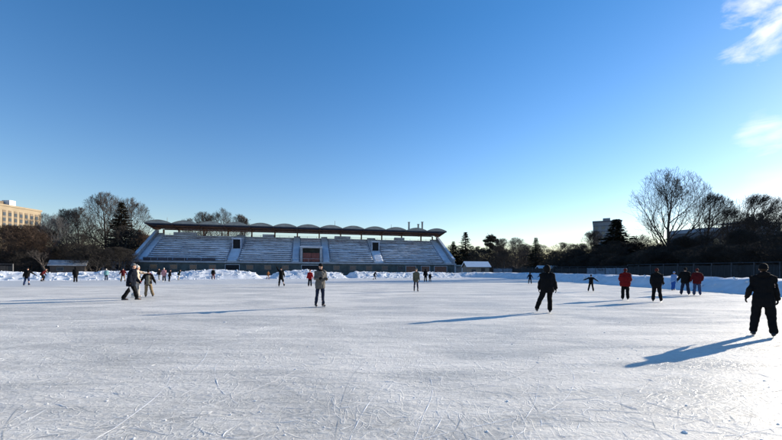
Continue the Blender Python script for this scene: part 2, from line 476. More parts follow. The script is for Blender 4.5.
    if scarf:
        bm = bmesh.new()
        for q in range(12):
            a0, a1 = 2*pi*q/12, 2*pi*(q+1.2)/12
            f = lambda a: neck + hu*.01*k + hr*.085*k*cos(a) + hf*.09*k*sin(a)
            tube(bm, [f(a0), f(a1)], [.035*k, .035*k], 8)
        mesh('scarf', bm, scarf, body, True)
    PEOPLE.append(body)
    return body

REDB = cloth('bright_red_cloth', (.26, .012, .014)); BLACK = cloth('black_cloth', (.007, .007, .008)); NAVY = cloth('navy_cloth', (.005, .007, .014)); JEANS = cloth('blue_denim', (.035, .055, .12))
DJEANS = cloth('dark_denim', (.016, .022, .045)); REDJ = cloth('red_cloth', (.13, .008, .009)); DRED = cloth('dark_red_cloth', (.07, .008, .010))
GREYJ = cloth('grey_cloth', (.115, .108, .10)); CREAM = cloth('cream_cloth', (.56, .46, .36)); TAN = cloth('tan_cloth', (.20, .145, .085)); OLIVEG = cloth('olive_grey_cloth', (.12, .115, .095))
BROWN = cloth('brown_cloth', (.055, .035, .026)); PINK = cloth('pink_cloth', (.50, .24, .25)); LGREY = cloth('light_grey_cloth', (.38, .37, .36)); DGREEN = cloth('dark_green_cloth', (.016, .026, .022))
RUST = cloth('rust_cloth', (.22, .09, .035)); OLIVE = cloth('olive_cloth', (.10, .095, .07)); LBLUE = cloth('light_blue_cloth', (.15, .27, .50)); BLUE = cloth('blue_cloth', (.025, .09, .32))
TEAL = cloth('pale_teal_cloth', (.16, .32, .34)); MAROON = cloth('maroon_wool', (.10, .016, .014)); GREYW = cloth('grey_wool', (.12, .125, .13)); HAIR = cloth('brown_hair', (.04, .026, .018), .6); PALE = cloth('pale_wool', (.5, .48, .44))
DBROWN = cloth('dark_brown_cloth', (.03, .022, .02)); REDW = cloth('red_wool', (.35, .02, .025))


def build_people():
    p = person
    p(-31.16, 32.11, 1.52, -20, 'skater in black coat and blue jeans leaning with right arm out at far left', BLACK, JEANS, 'beanie', BLACK, BLACK, lean=12, L=(5, 10, 12), Rr=(-8, 10, 12), La=(10, 20, 20), Ra=(20, 42, 25), hem=.2)
    p(-38.83, 41.68, 1.60, 40, 'crouching skater in dark red jacket gliding before the left snowbank', DRED, BLACK, 'beanie', BLACK, BLACK, lean=38, L=(40, 4, 55), Rr=(15, 8, 40), La=(40, 30, 20), Ra=(-20, 30, 20))
    p(-33.22, 39.49, 1.58, -40, 'person all in black standing still near the left snow-roofed shed', BLACK, BLACK, 'hood', None, BLACK, L=(0, 2, 2), Rr=(0, 2, 2), La=(8, 6, 20), Ra=(8, 6, 20), hem=.32)
    p(-35.00, 46.10, 1.40, -30, 'small skater in pale teal jacket close to the left snowbank', TEAL, DJEANS, 'beanie', PALE, BLACK, L=(4, 3, 6), Rr=(-6, 3, 6))
    p(-30.17, 42.23, 1.52, -40, 'skater in dark red jacket and brown trousers left of the grandstand', DRED, TAN, 'beanie', BLACK, BLACK, lean=10, L=(10, 8, 14), Rr=(-6, 8, 10), La=(25, 20, 30), Ra=(0, 22, 20))
    p(-12.85, 18.54, 1.83, 62, 'large man in navy coat and grey hat striding right beside a child', NAVY, BLACK, 'beanie', GREYW, BLACK, lean=9, L=(18, 3, 6), Rr=(-13, 3, 12), La=(18, 8, 25), Ra=(-12, 12, 25), hem=.22, bulk=.075, near=True, skates=False, yaw=0)
    p(-13.64, 20.12, 1.66, 62, 'person in cream jacket reaching out an arm behind the man in navy', CREAM, LGREY, 'pompom', PALE, REDW, lean=4, L=(8, 3, 10), Rr=(-6, 3, 10), La=(78, 4, 5), Ra=(10, 8, 15), near=True, boots='boot_white')
    p(-13.14, 20.30, 1.45, -30, 'child in black jacket with olive grey vest and tan trousers, beside the striding man', BLACK, TAN, 'beanie', BLACK, BLACK, lean=4, L=(0, 3, 4), Rr=(-4, 12, 6), La=(8, 28, 25), Ra=(4, 22, 15), vest=OLIVEG, near=True, hem=.16)
    p(-29.60, 47.90, 1.50, 190, 'skater in dark brown jacket and light trousers left of the pink jacket', DBROWN, LGREY, 'beanie', BLACK, BLACK, L=(6, 4, 8), Rr=(-4, 4, 8))
    p(-26.19, 43.28, 1.55, 165, 'skater in pink jacket and dark trousers in front of the grandstand', PINK, DBROWN, 'beanie', PALE, PALE, L=(6, 5, 8), Rr=(-6, 4, 8), hem=.22, boots='boot_white')
    p(-25.60, 43.30, 1.38, 30, 'short skater in dark clothes right beside the pink jacket', DBROWN, BLACK, 'beanie', BLACK, BLACK, lean=14, L=(12, 4, 18), Rr=(0, 4, 14))
    p(-28.10, 49.60, 1.40, 40, 'skater in dark green jacket bending forward near the left snow heap', DGREEN, LGREY, 'beanie', BLACK, BLACK, lean=24, L=(18, 4, 22), Rr=(0, 4, 18), La=(30, 14, 10), Ra=(-15, 18, 20), bulk=.055)
    p(-24.60, 51.90, 1.52, -25, 'skater in black jacket and maroon trousers against the white snowbank', BLACK, MAROON, 'beanie', MAROON, BLACK, hem=.06, L=(4, 4, 8), Rr=(-2, 4, 8))
    p(-18.10, 55.20, 1.22, 120, 'child in rust coloured snowsuit between the two tall snow heaps', RUST, RUST, 'beanie', BROWN, BROWN, lean=8, L=(14, 4, 14), Rr=(-12, 4, 14), La=(25, 15, 20), Ra=(-15, 15, 20))
    p(-9.68, 33.04, 1.65, -20, 'skater in black with left arm raised below the grandstand', BLACK, BLACK, 'beanie', BLACK, BLACK, lean=6, L=(10, 6, 10), Rr=(-4, 12, 12), La=(140, 22, 20), Ra=(12, 14, 30), hem=.28)
    p(-7.20, 33.36, 1.46, 175, 'skater in bright red jacket and dark trousers below the maroon tribune', REDB, NAVY, 'beanie', MAROON, BLACK, L=(3, 3, 5), Rr=(-3, 4, 5), La=(5, 16, 10), Ra=(5, 12, 10))
    p(-2.96, 15.70, 1.76, 148, 'man in grey jacket and dark cap standing alone with hands together', GREYJ, DJEANS, 'cap', BLACK, BLACK, lean=3, L=(3, 3, 6), Rr=(-2, 5, 5), La=(10, 10, 82), Ra=(14, 12, 84), hem=.17, bulk=.05, near=True, scarf=BLACK, nod=4, slim=True)
    p(-2.55, 56.60, 1.45, 90, 'small dark skater crouching by the blue shaded snowbank', NAVY, BLACK, 'beanie', BLACK, BLACK, lean=30, L=(45, 4, 55), Rr=(10, 4, 40), La=(50, 5, 10), Ra=(10, 10, 20))
    p(1.81, 26.97, 1.62, 175, 'slim skater in olive jacket with one sunlit side, standing below the stand', OLIVE, DJEANS, 'beanie', OLIVEG, BLACK, L=(2, 3, 4), Rr=(-2, 3, 4), La=(5, 5, 20), Ra=(5, 5, 20), hem=.2, slim=True, bulk=.018)
    p(4.39, 47.65, 1.59, 0, 'adult in black standing beside a smaller child far out on the ice', BLACK, BLACK, 'hood', None, BLACK, L=(0, 3, 3), Rr=(0, 3, 3), hem=.2)
    p(4.97, 47.74, 1.14, 10, 'small child in black standing beside an adult far out on the ice', BLACK, NAVY, 'beanie', NAVY, BLACK, L=(0, 4, 3), Rr=(0, 4, 3))
    p(15.93, 42.96, 1.26, 20, 'child in dark snowsuit with lowered arms left of the hooded man', NAVY, NAVY, 'hood', None, BLACK, L=(0, 8, 4), Rr=(0, 8, 4), La=(0, 26, 5), Ra=(0, 26, 5))
    p(17.40, 43.18, 1.27, 10, 'child in dark clothes with arms spread just behind the hooded man', NAVY, BLACK, 'beanie', BLACK, BLACK, lean=8, L=(4, 5, 6), Rr=(-4, 6, 6), La=(10, 52, 20), Ra=(10, 40, 20))
    p(5.83, 14.00, 1.72, 18, 'hooded man in black skating away with his left leg pushed out', BLACK, BLACK, 'hood', None, BLACK, lean=8, L=(-4, 19, 6), Rr=(8, 1, 16), La=(6, 9, 14), Ra=(4, 13, 12), hem=.16, bulk=.085, near=True, puff=.004)
    p(15.10, 28.30, 1.25, 28, 'child in black with both arms stretched out sideways', BLACK, BLACK, 'beanie', BLACK, BLACK, L=(2, 11, 4), Rr=(-2, 9, 4), La=(8, 64, 14), Ra=(0, 54, 20), near=True)
    p(12.75, 20.41, 1.66, 34, 'person in puffy red jacket and black trousers skating away', REDJ, BLACK, 'beanie', MAROON, BLACK, lean=5, L=(0, 2, 4), Rr=(0, 3, 4), La=(14, 14, 60), Ra=(14, 14, 55), bulk=.115, puff=.008, near=True, hem=.16, pack='hood')
    p(13.62, 19.23, 1.67, 40, 'person in black jacket and maroon beanie right of the red jacket', BLACK, BLACK, 'beanie', MAROON, BLACK, lean=5, L=(3, 4, 6), Rr=(-6, 8, 6), La=(10, 8, 40), Ra=(10, 8, 44), bulk=.085, hem=.16, near=True, pack='hood')
    p(22.90, 30.40, 1.50, 70, 'skater in light blue jacket and blue trousers by the right bank', LBLUE, BLUE, 'beanie', LBLUE, BLACK, lean=8, L=(8, 4, 10), Rr=(-16, 10, 8), La=(20, 14, 20), Ra=(-8, 14, 20))
    p(19.58, 24.96, 1.77, 38, 'person in black jacket with arms held off the body, left of a dark red jacket', BLACK, DJEANS, 'beanie', BLACK, BLACK, lean=5, L=(0, 7, 4), Rr=(-3, 7, 4), La=(8, 22, 22), Ra=(8, 12, 20), bulk=.08, hem=.15, near=True)
    p(19.94, 24.43, 1.71, 34, 'person in dark red jacket and blue jeans at the right bank', DRED, JEANS, 'beanie', MAROON, BLACK, lean=5, L=(2, 4, 4), Rr=(-2, 5, 4), La=(10, 16, 30), Ra=(10, 24, 48), bulk=.075, hem=.15, near=True)
    p(9.14, 9.20, 1.74, 42, 'large figure in bulky black coat seen from behind at the right edge', BLACK, BLACK, 'beanie', BLACK, BLACK, lean=10, pack='hood', L=(2, 6, 8), Rr=(-2, 6, 8), La=(-6, 12, 45), Ra=(2, 7, 30), bulk=.032, puff=.006, near=True, hem=.2)
build_people()
flush_remesh()

# ------------------------------------------------------------------ ground, ice
def grid_obj(name, pts_fn, nu, nv, m, smooth=True):
    vs = [pts_fn(i, j) for j in range(nv+1) for i in range(nu+1)]
    fs = [(j*(nu+1)+i, j*(nu+1)+i+1, (j+1)*(nu+1)+i+1, (j+1)*(nu+1)+i) for j in range(nv) for i in range(nu)]
    return pymesh(name, vs, fs, m, None, smooth)

bm = bmesh.new()
vs = [bm.verts.new((1600*cos(2*pi*k/64), 1600*sin(2*pi*k/64), -.006)) for k in range(64)]
bm.faces.new(vs)
tag(mesh('ground', bm, M['snow']), kind='structure')

# rink edge (base line of the snow bank)
def edge(d, s): return V((-.47*d + .883*s, .883*d + .47*s))
EDGE = [edge(60, -150), edge(60, -100), edge(60, -60), edge(60, -30), edge(60, 0), edge(60, 20), edge(60, 36), V((13, 74.6)), V((19, 75.8)), V((23.2, 73)), V((25, 67)), V((25.5, 55)), V((25.3, 40)), V((25.6, 25)), V((25.2, 10)), V((25, -30))]
def catmull(P, step):
    out = []
    for i in range(len(P)-1):
        p0, p1, p2, p3 = P[max(i-1, 0)], P[i], P[i+1], P[min(i+2, len(P)-1)]
        n = max(2, int((p2-p1).length/step))
        for k in range(n):
            t = k/n
            out.append(.5*((2*p1) + (p2-p0)*t + (2*p0-5*p1+4*p2-p3)*t*t + (3*p1-p0-3*p2+p3)*t**3))
    out.append(P[-1])
    return out
LINE = catmull(EDGE, .28)
bm = bmesh.new()
poly = [bm.verts.new((p.x, p.y, 0)) for p in catmull(EDGE, 3)] + [bm.verts.new((25, -60, 0)), bm.verts.new((-160, -60, 0))]
f = bm.faces.new(poly[::-1])
bm.normal_update()
if f.normal.z < 0: f.normal_flip()
bmesh.ops.triangulate(bm, faces=[f])
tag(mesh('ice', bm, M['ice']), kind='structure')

# skate cuts and the little rolls of shavings they throw up
def strokes(name, sets, m, zb, seed, label, cat):
    """sets of (count, min length, max length, curvature, wobble, half width lo, hi, height, reach)"""
    rr = random.Random(seed); vs, fs = [], []
    for n, L0, L1, cv, wob, wlo, whi, hgt, near in sets:
        for q in range(n):
            y = 2.4 + near * (rr.random() ** 2.0); x = rr.uniform(-1.25, 1.25) * (y + 1)
            a = rr.gauss(.5, .75) if rr.random() < .6 else rr.uniform(0, pi)
            L = rr.uniform(L0, L1); curv = rr.gauss(0, cv); w = rr.uniform(wlo, whi)
            n_ = max(6, int(L/.09)); base = len(vs); ds = L/n_
            ph = rr.uniform(0, 99)
            for i in range(n_+1):
                t = i/n_; f = min(1, 4*t, 4*(1-t))
                g = max(0, mnoise.noise(V((ph, i*.35, 0)))*1.6 + .45)
                ww = w * f * (.3 + .9*g); hh = hgt * f * g * (.5 + abs(mnoise.noise(V((ph+9, i*1.1, 0)))))
                nx, ny = -sin(a), cos(a)
                vs += [(x - nx*ww, y - ny*ww, zb), (x, y, zb + hh), (x + nx*ww, y + ny*ww, zb)]
                x += cos(a)*ds; y += sin(a)*ds; a += (curv + rr.gauss(0, wob))*ds
            for i in range(n_):
                b = base + 3*i
                fs += [(b, b+1, b+4, b+3), (b+1, b+2, b+5, b+4)]
    return tag(pymesh(name, vs, fs, m), label, cat, kind='stuff')
strokes('ice_shavings', [(1300, .06, .4, 1.4, 3.4, .0015, .0045, .0032, 13), (90, 1.0, 4.0, .22, .25, .0018, .0045, .0026, 20)], M['shavings'], .0030, 5, 'thin white rolls of ice shavings thrown up by skates', 'ice shavings')
strokes('skate_marks', [(300, .3, 1.4, .7, 1.0, .0012, .0032, .0003, 12), (60, 2.0, 6.0, .18, .15, .0015, .0035, .0003, 20)], M['ice_cut'], .0026, 8, 'fine grey skate cuts crossing the near ice', 'skate marks')
rr = random.Random(3); bm = bmesh.new()
for q in range(260):
    y = 2.8 + 15*rr.random()**1.8; x = rr.uniform(-1.2, 1.2)*(y+1); r = rr.uniform(.005, .014) * (1 if rr.random() < .93 else 2.0)
    mm = Matrix.Translation((x, y, r*.3)) @ Matrix.Rotation(rr.uniform(0, 6), 4, 'Z') @ Matrix.Diagonal((r*rr.uniform(.8, 2), r, r*.6, 1))
    bmesh.ops.create_icosphere(bm, subdivisions=1, radius=1, matrix=mm)
tag(mesh('ice_crumbs', bm, M['shavings']), 'small crumbs of snow scattered over the near ice', 'ice crumbs', kind='stuff')

# snow bank round the rink
def sm(a, b, x):
    t = min(1, max(0, (x-a)/(b-a))); return t*t*(3-2*t)
def bank_height(p):
    d = V((-p.x*0, 0)); x, y = p.x, p.y
    s = .883*x + .47*y
    hgt = 1.05
    if x < 20 and y > 20:
        hgt = 1.0 + (.30)*math.exp(-((s-3.6)/4.2)**2) + .36*math.exp(-((s-17.5)/3.2)**2) + .10*sin(s*.5)
        gap = 1 - math.exp(-((s-10.4)/1.25)**4) * .97
        gap *= 1 - math.exp(-((s-24.3)/1.0)**4) * .97
        hgt *= gap
    return hgt
prof = [(-.45, 0), (0, .12), (.35, .38), (.75, .66), (1.15, .86), (1.6, .97), (2.1, 1), (2.8, 1.0), (3.5, .96), (4.3, .85), (5.2, .6), (6.3, .3), (7.5, 0)]
vs = []; n = len(LINE); K = len(prof)
for i, p in enumerate(LINE):
    t = (LINE[min(i+1, n-1)] - LINE[max(i-1, 0)]).normalized(); nr = V((-t.y, t.x))
    H = bank_height(p)
    for o, z in prof:
        q = p + nr*o*(.6+.4*min(1.4, H)); P = V((q.x, q.y, 0))
        a = mnoise.noise(P*.55)*.28 + mnoise.noise(P*1.7+V((7,0,0)))*.20 + mnoise.noise(P*4.1)*.13
        ridge = abs(mnoise.noise(P*2.4+V((3,9,0))))*.22
        rough = .45 if p.x > 19 else .7
        zz = z*H + (a + ridge - .08)*rough*min(1, z*1.6)*min(1, H)
        sh = mnoise.noise(V((q.x*.9, q.y*.9, 5)))*.22*min(1, H)
        vs.append((q.x - nr.x*sh, q.y - nr.y*sh, max(zz, -.02) if o not in (-.45, 7.5) else -.02))
fs = [(i*K+k, i*K+k+1, (i+1)*K+k+1, (i+1)*K+k) for i in range(n-1) for k in range(K-1)]
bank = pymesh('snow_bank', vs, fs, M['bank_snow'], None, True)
tag(bank, kind='structure')
# shovelled lumps on its face
rr = random.Random(9); bm = bmesh.new()
for q in range(2800):
    i = rr.randrange(60, n-2); p = LINE[i]; t = (LINE[i+1]-LINE[i-1]).normalized(); nr = V((-t.y, t.x)); H = bank_height(p)
    if p.x > 19 and rr.random() < .8: continue
    o = rr.uniform(-.55, 1.9) if rr.random() < .85 else rr.uniform(-1.3, -.3)
    z = 0
    for (o0, z0), (o1, z1) in zip(prof, prof[1:]):
        if o0 <= o <= o1: z = (z0 + (z1-z0)*(o-o0)/(o1-o0))*H
    r = rr.uniform(.05, .13)*(1.7 if rr.random() < .06 else 1)*(1 if o > -.3 else .6)*min(1, H+.15)
    mm = Matrix.Translation((p.x+nr.x*o*.95, p.y+nr.y*o*.95, z+r*.2)) @ Matrix.Rotation(rr.uniform(0, 6), 4, (rr.random(), rr.random(), 1)) @ Matrix.Diagonal((r*rr.uniform(.8, 1.7), r*rr.uniform(.7, 1.2), r*rr.uniform(.5, .9), 1))
    if rr.random() < .3: bmesh.ops.create_cube(bm, size=1.7, matrix=mm)
    else: bmesh.ops.create_icosphere(bm, subdivisions=1, radius=1, matrix=mm)
for v in bm.verts: v.co += V((mnoise.noise(v.co*9), mnoise.noise(v.co*9+V((5,0,0))), mnoise.noise(v.co*9+V((0,5,0)))))*.035
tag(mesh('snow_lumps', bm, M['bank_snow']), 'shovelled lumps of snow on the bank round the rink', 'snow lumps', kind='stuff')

# ------------------------------------------------------------------ grandstand
G = empty('grandstand', (-57.6, 84, 0), atan2(.221, .975), label='long grandstand with scalloped grey vaulted roof and snow covered bench rows', cat='grandstand')
LEN = 76.4; H0 = 3.2; NR = 13; V0 = 1.0; DV = .93; DZ = .525
VT = V0 + NR*DV; ZT = H0 + NR*DZ
pr = [(0, -.05), (0, H0), (V0, H0)]
for i in range(NR): pr += [(V0+i*DV, H0+(i+1)*DZ), (V0+(i+1)*DV, H0+(i+1)*DZ)]
pr += [(VT+.4, ZT), (VT+.4, -.05)]
bm = bmesh.new(); prism(bm, pr, 0, LEN)
mesh('terrace', bm, M['riser'], G)
SECT = [(2.2, 19.0), (22.0, 34.0), (43.7, 54.5), (57.5, 73.6)]
rg = random.Random(4)
for si, (a, b) in enumerate(SECT):
    for i in range(NR):
        v = V0 + i*DV; z = H0 + i*DZ
        lo = a; hi = b
        red = i >= 9 and (si in (1, 2, 3) or i >= 11) or (si == 1 and i == 0)
        be = mesh('bench', boxm((lo, hi, v-.46, v-.06, z+.24, z+.34), *[(lo+.4+q*(hi-lo-.9)/6, lo+.5+q*(hi-lo-.9)/6, v-.36, v-.16, z-.0, z+.24) for q in range(7)]), M['bench_red'] if red else M['bench_blue'], G)
        # drifted snow on the bench, uneven along its length
        bm = bmesh.new(); nn = int((hi-lo)/.5); prev = None
        for q in range(nn+1):
            u = lo + (hi-lo)*q/nn
            w = mnoise.noise(V((u*.35+si*9, i*3.1, 0))) + .6*mnoise.noise(V((u*1.4, i*5.3, si)))
            t = max(.02, .21 + .19*w - (.10 if i >= 10 else 0)); dp = .05 + .05*w
            ring = [bm.verts.new((u, v-.47-dp, z+.28-t*.3)), bm.verts.new((u, v-.42-dp*.5, z+.34+t)), bm.verts.new((u, v-.04, z+.34+t)), bm.verts.new((u, v-.04, z+.345))]
            if prev:
                for c in range(4): bm.faces.new((prev[c], prev[(c+1)%4], ring[(c+1)%4], ring[c]))
            else: bm.faces.new(ring)
            prev = ring
        bm.faces.new(prev[::-1]); bmesh.ops.recalc_face_normals(bm, faces=bm.faces[:])
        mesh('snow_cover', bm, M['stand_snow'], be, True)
# aisles and end strips: stairs drowned in snow
def ramp(u0, u1, va, vb, lift=.12):
    bm = bmesh.new(); nu = max(2, int((u1-u0)/.4)); nv = int((vb-va)/.3)
    g = []
    for j in range(nv+1):
        row = []
        for i in range(nu+1):
            u = u0+(u1-u0)*i/nu; v = va+(vb-va)*j/nv
            z = H0 + .62*(v-V0+.95)/1.1 + lift - .10*abs((v-V0) % DV - .46) + .07*mnoise.noise(V((u*1.3, v*1.3, u0)))
            row.append(bm.verts.new((u, v, z)))
        g.append(row)
    for j in range(nv):
        for i in range(nu): bm.faces.new((g[j][i], g[j][i+1], g[j+1][i+1], g[j+1][i]))
    ed = bmesh.ops.extrude_face_region(bm, geom=bm.faces[:])
    bmesh.ops.translate(bm, verts=[x for x in ed['geom'] if isinstance(x, bmesh.types.BMVert)], vec=(0, 0, -.5))
    bmesh.ops.recalc_face_normals(bm, faces=bm.faces[:])
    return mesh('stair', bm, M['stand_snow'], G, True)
ramp(.35, 1.9, .35, VT-.1); ramp(19.4, 21.6, .35, VT-.1); ramp(34.3, 36.0, .35, VT-.1); ramp(41.7, 43.4, .35, VT-.1); ramp(54.8, 57.2, .35, VT-.1); ramp(73.95, LEN-.35, .35, VT-.1)
for a, b in SECT:
    mesh('kerb', boxm((a-.3, a-.02, .3, .9, H0, H0+.75)), M['rim'], G); mesh('kerb', boxm((b+.02, b+.28, .3, .9, H0, H0+.75)), M['rim'], G)
# sloped end parapets
for u0, u1 in ((-.25, .3), (LEN-.3, LEN+.25)):
    bm = bmesh.new(); prism(bm, [(-.2, -.05), (-.2, H0+1.2), (.4, H0+1.35), (VT+.1, ZT+1.35), (VT+.65, ZT+1.35), (VT+.65, -.05)], u0, u1)
    mesh('parapet', bm, M['rim'], G)
    bm = bmesh.new(); prism(bm, [(-.25, H0+1.21), (-.2, H0+1.34), (.4, H0+1.5), (VT+.1, ZT+1.5), (VT+.1, ZT+1.36), (.4, H0+1.36)], u0-.05, u1+.05)
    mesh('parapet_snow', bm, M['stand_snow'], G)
# upper rows over the tribune box
for i in range(8, NR):
    v = V0+i*DV; z = H0+i*DZ
    be = mesh('bench', boxm((36.3, 41.4, v-.46, v-.06, z+.24, z+.34)), M['bench_red'] if i > 10 else M['bench_blue'], G)
    mesh('snow_cover', boxm((36.25, 41.45, v-.5, v-.05, z+.342, z+.52)), M['stand_snow'], be)
# tribune box with maroon gate
T = mesh('tribune_box', boxm((36.2, 36.75, -.05, 6.6, H0+.02, 6.7), (40.95, 41.5, -.05, 6.6, H0+.02, 6.7), (36.2, 41.5, -.12, 6.6, 6.703, 6.95)), M['rim'], G)
mesh('snow_cover', boxm((36.1, 41.6, -.2, 6.6, 6.952, 7.12)), M['stand_snow'], T)
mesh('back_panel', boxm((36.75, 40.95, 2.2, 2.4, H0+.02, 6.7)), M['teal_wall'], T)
for u in (36.85, 38.9): mesh('gate_leaf', boxm((u, u+1.95, .12, .2, H0+.05, H0+2.2), (u, u+1.95, .09, .2, H0+2.1, H0+2.3), (u+.0, u+.12, .07, .2, H0+.05, H0+2.2)), M['maroon'], T)
# passage hoods in the two aisles
for u in (20.6, 56.0):
    z0 = H0+6*DZ+.3
    hd = mesh('passage_hood', boxm((u-1.1, u-.85, 5.6, 8.6, z0-.6, z0+2.2), (u+.85, u+1.1, 5.6, 8.6, z0-.6, z0+2.2), (u-1.15, u+1.15, 5.5, 8.6, z0+2.202, z0+2.38)), M['riser'], G)
    mesh('opening', boxm((u-.85, u+.85, 5.9, 6.0, z0-.55, z0+2.2)), M['dark'], hd)
    mesh('snow_cover', boxm((u-1.15, u+1.15, 5.5, 8.4, z0+2.382, z0+2.55)), M['stand_snow'], hd)
# front wall, rim, windows and doors
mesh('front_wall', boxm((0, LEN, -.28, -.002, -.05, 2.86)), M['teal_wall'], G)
mesh('wall_rim', boxm((-.4, LEN+.4, -.62, .28, 2.862, 3.22)), M['rim'], G)
mesh('rail', boxm((-.2, LEN+.2, -.36, -.31, 4.02, 4.08), *[(q*3.47, q*3.47+.05, -.36, -.31, 3.22, 4.02) for q in range(23)]), M['rim'], G)
mesh('barrier_panel', boxm(*[(1.9+q*3.05, 1.9+q*3.05+2.85, -.29, -.24, 3.3, 3.98) for q in range(5)]), M['soffit'], G)
u = 3.2
while u < 62:
    if not (34 < u < 44 or 18.5 < u < 22.5):
        w = mesh('window', boxm((u, u+.12, -.36, -.285, 1.35, 2.45), (u+1.58, u+1.7, -.36, -.285, 1.35, 2.45), (u+.12, u+1.58, -.36, -.285, 2.33, 2.45), (u-.05, u+1.75, -.42, -.285, 1.25, 1.348)), M['wframe'], G)
        mesh('pane', boxm((u+.12, u+1.58, -.32, -.285, 1.352, 2.328)), M['glass'], w)
    u += 4.1
for u, w, mt in ((19.2, 3.0, 'dark'), (36.6, 4.4, 'dark'), (63.0, 2.6, 'brown_door'), (67.2, 2.2, 'brown_door'), (70.8, 3.4, 'brown_door')):
    d = mesh('door', boxm((u, u+w, -.34, -.285, -.02, 2.4)), M[mt], G)
    mesh('frame', boxm((u-.15, u-.002, -.40, -.285, -.02, 2.55), (u+w+.002, u+w+.15, -.40, -.285, -.02, 2.55), (u, u+w, -.40, -.285, 2.402, 2.55)), M['rim'], d)
# back wall of the top row
mesh('back_wall', boxm((.3, LEN-.3, VT+.402, VT+.7, -.05, ZT+.22)), M['riser'], G)
mesh('back_rail', boxm((.3, LEN-.3, VT+.45, VT+.5, ZT+.6, ZT+.65), *[(.4+q*2.5, .46+q*2.5, VT+.45, VT+.5, ZT+.22, ZT+.6) for q in range(31)]), M['metal'], G)
for a, b in ((4, 9.5), (26, 29), (45.5, 50), (63, 66)):
    mesh('cabin', boxm((a, b, VT-.3, VT+.39, ZT-.02, ZT+.9)), M['riser'], G)
# roof: 13 barrel vaults on brackets
VF, VB, ZF, ZB = 7.3, 16.2, 12.55, 12.15
def roof_z(v): return ZF + (ZB-ZF)*(v-VF)/(VB-VF)
for i in range(13):
    u0 = -.8 + 6*i + .03; u1 = u0 + 5.94
    arc = [(u0 + (u1-u0)*q/16, .76*sin(pi*q/16)**.9) for q in range(17)]
    bm = bmesh.new(); rings = []
    for v in (VF, VB):
        o = [bm.verts.new((u, v, roof_z(v)+z+.10)) for u, z in arc]; n_ = [bm.verts.new((u, v, roof_z(v)+z*.96)) for u, z in arc]
        rings.append((o, n_))
    (o0, n0), (o1, n1) = rings
    for q in range(16):
        bm.faces.new((o0[q], o0[q+1], o1[q+1], o1[q])); bm.faces.new((n0[q], n1[q], n1[q+1], n0[q+1]))
        bm.faces.new((o0[q], n0[q], n0[q+1], o0[q+1])); bm.faces.new((o1[q], o1[q+1], n1[q+1], n1[q]))
    bm.faces.new((o0[0], o1[0], n1[0], n0[0])); bm.faces.new((o0[16], n0[16], n1[16], o1[16]))
    bmesh.ops.recalc_face_normals(bm, faces=bm.faces[:])
    va = mesh('roof_vault', bm, M['roof_grey'], G)
    bm = bmesh.new()
    pf = [(u, roof_z(VF)+max(z*.96-.004, -.02)) for u, z in arc] 
    prism(bm, pf, VF+.10, VF+.2, 'y'); mesh('gable_panel', bm, M['roof_grey'], va)
    bm = bmesh.new(); prism(bm, [(VF+.25, ZF-.03), (VB-.1, ZB-.03), (VB-.1, ZB-.22), (VF+.25, ZF-.22)], u0+.01, u1-.01)
    mesh('soffit', bm, M['soffit'], va)
mesh('eaves_beam', boxm((-.75, LEN+.75, VF+.02, VF+.24, ZF-.22, ZF-.03)), M['soffit'], G)
for i in range(14):
    u = -.8 + 6*i
    if i == 0: u += .35
    if i == 13: u -= .35
    bm = bmesh.new(); prism(bm, [(VF+.3, ZF-.24), (VB-.2, ZB-.22), (VB-.2, 11.65), (12.9, 11.45), (12.1, 11.6)], u-.16, u+.16)
    br = mesh('bracket', bm, M['timber'], G)
    uc = min(max(u, 1.6), LEN-1.6)
    mesh('column', boxm((uc-.17, uc+.17, 13.0, 13.34, ZT+.0, 11.58)), M['timber'], br)
for v, z0, z1 in ((9.6, 12.0, 12.22), (12.2, 11.8, 12.08), (15.0, 11.62, 11.88)):
    mesh('purlin', boxm((1.2, LEN-1.2, v, v+.22, z0, z1)), M['timber'], G)
for s, u in ((-1, 1.2), (1, LEN-1.2)):
    bm = bmesh.new(); prism(bm, [(u, 11.4), (u, 12.1), (u+s*1.75, 12.28), (u+s*1.75, 12.18)] , 12.15, 12.45, 'y'); mesh('outrigger', bm, M['timber'], G)
bm = bmesh.new()
for i in range(13):
    for q in range(3):
        a = -.8+6*i+.3+q*1.8; b = a+1.8
        if a < 1.4 or b > LEN-1.4: continue
        tube(bm, [(a, 12.6, 11.45), ((a+b)/2, 12.6, 11.95), (b, 12.6, 11.45)], [.05]*3, 5)
mesh('lattice', bm, M['timber'], G)
for u, h in ((66.2, 1.7), (69.0, 1.2), (70.2, 1.9)): mesh('vent_pipe', boxm((u, u+.4, 9.2, 9.6, 12.9, 13.35+h), (u-.1, u+.5, 9.1, 9.7, 13.35+h, 13.5+h)), M['roof_grey'], G)
for u, h in ((45.3, 1.5), (61.2, 1.0), (3.6, .9)): 
    bm = bmesh.new(); tube(bm, [(u, 9.5, 13.0), (u, 9.5, 13.3+h)], [.06, .04], 6); mesh('mast', bm, M['metal'], G)

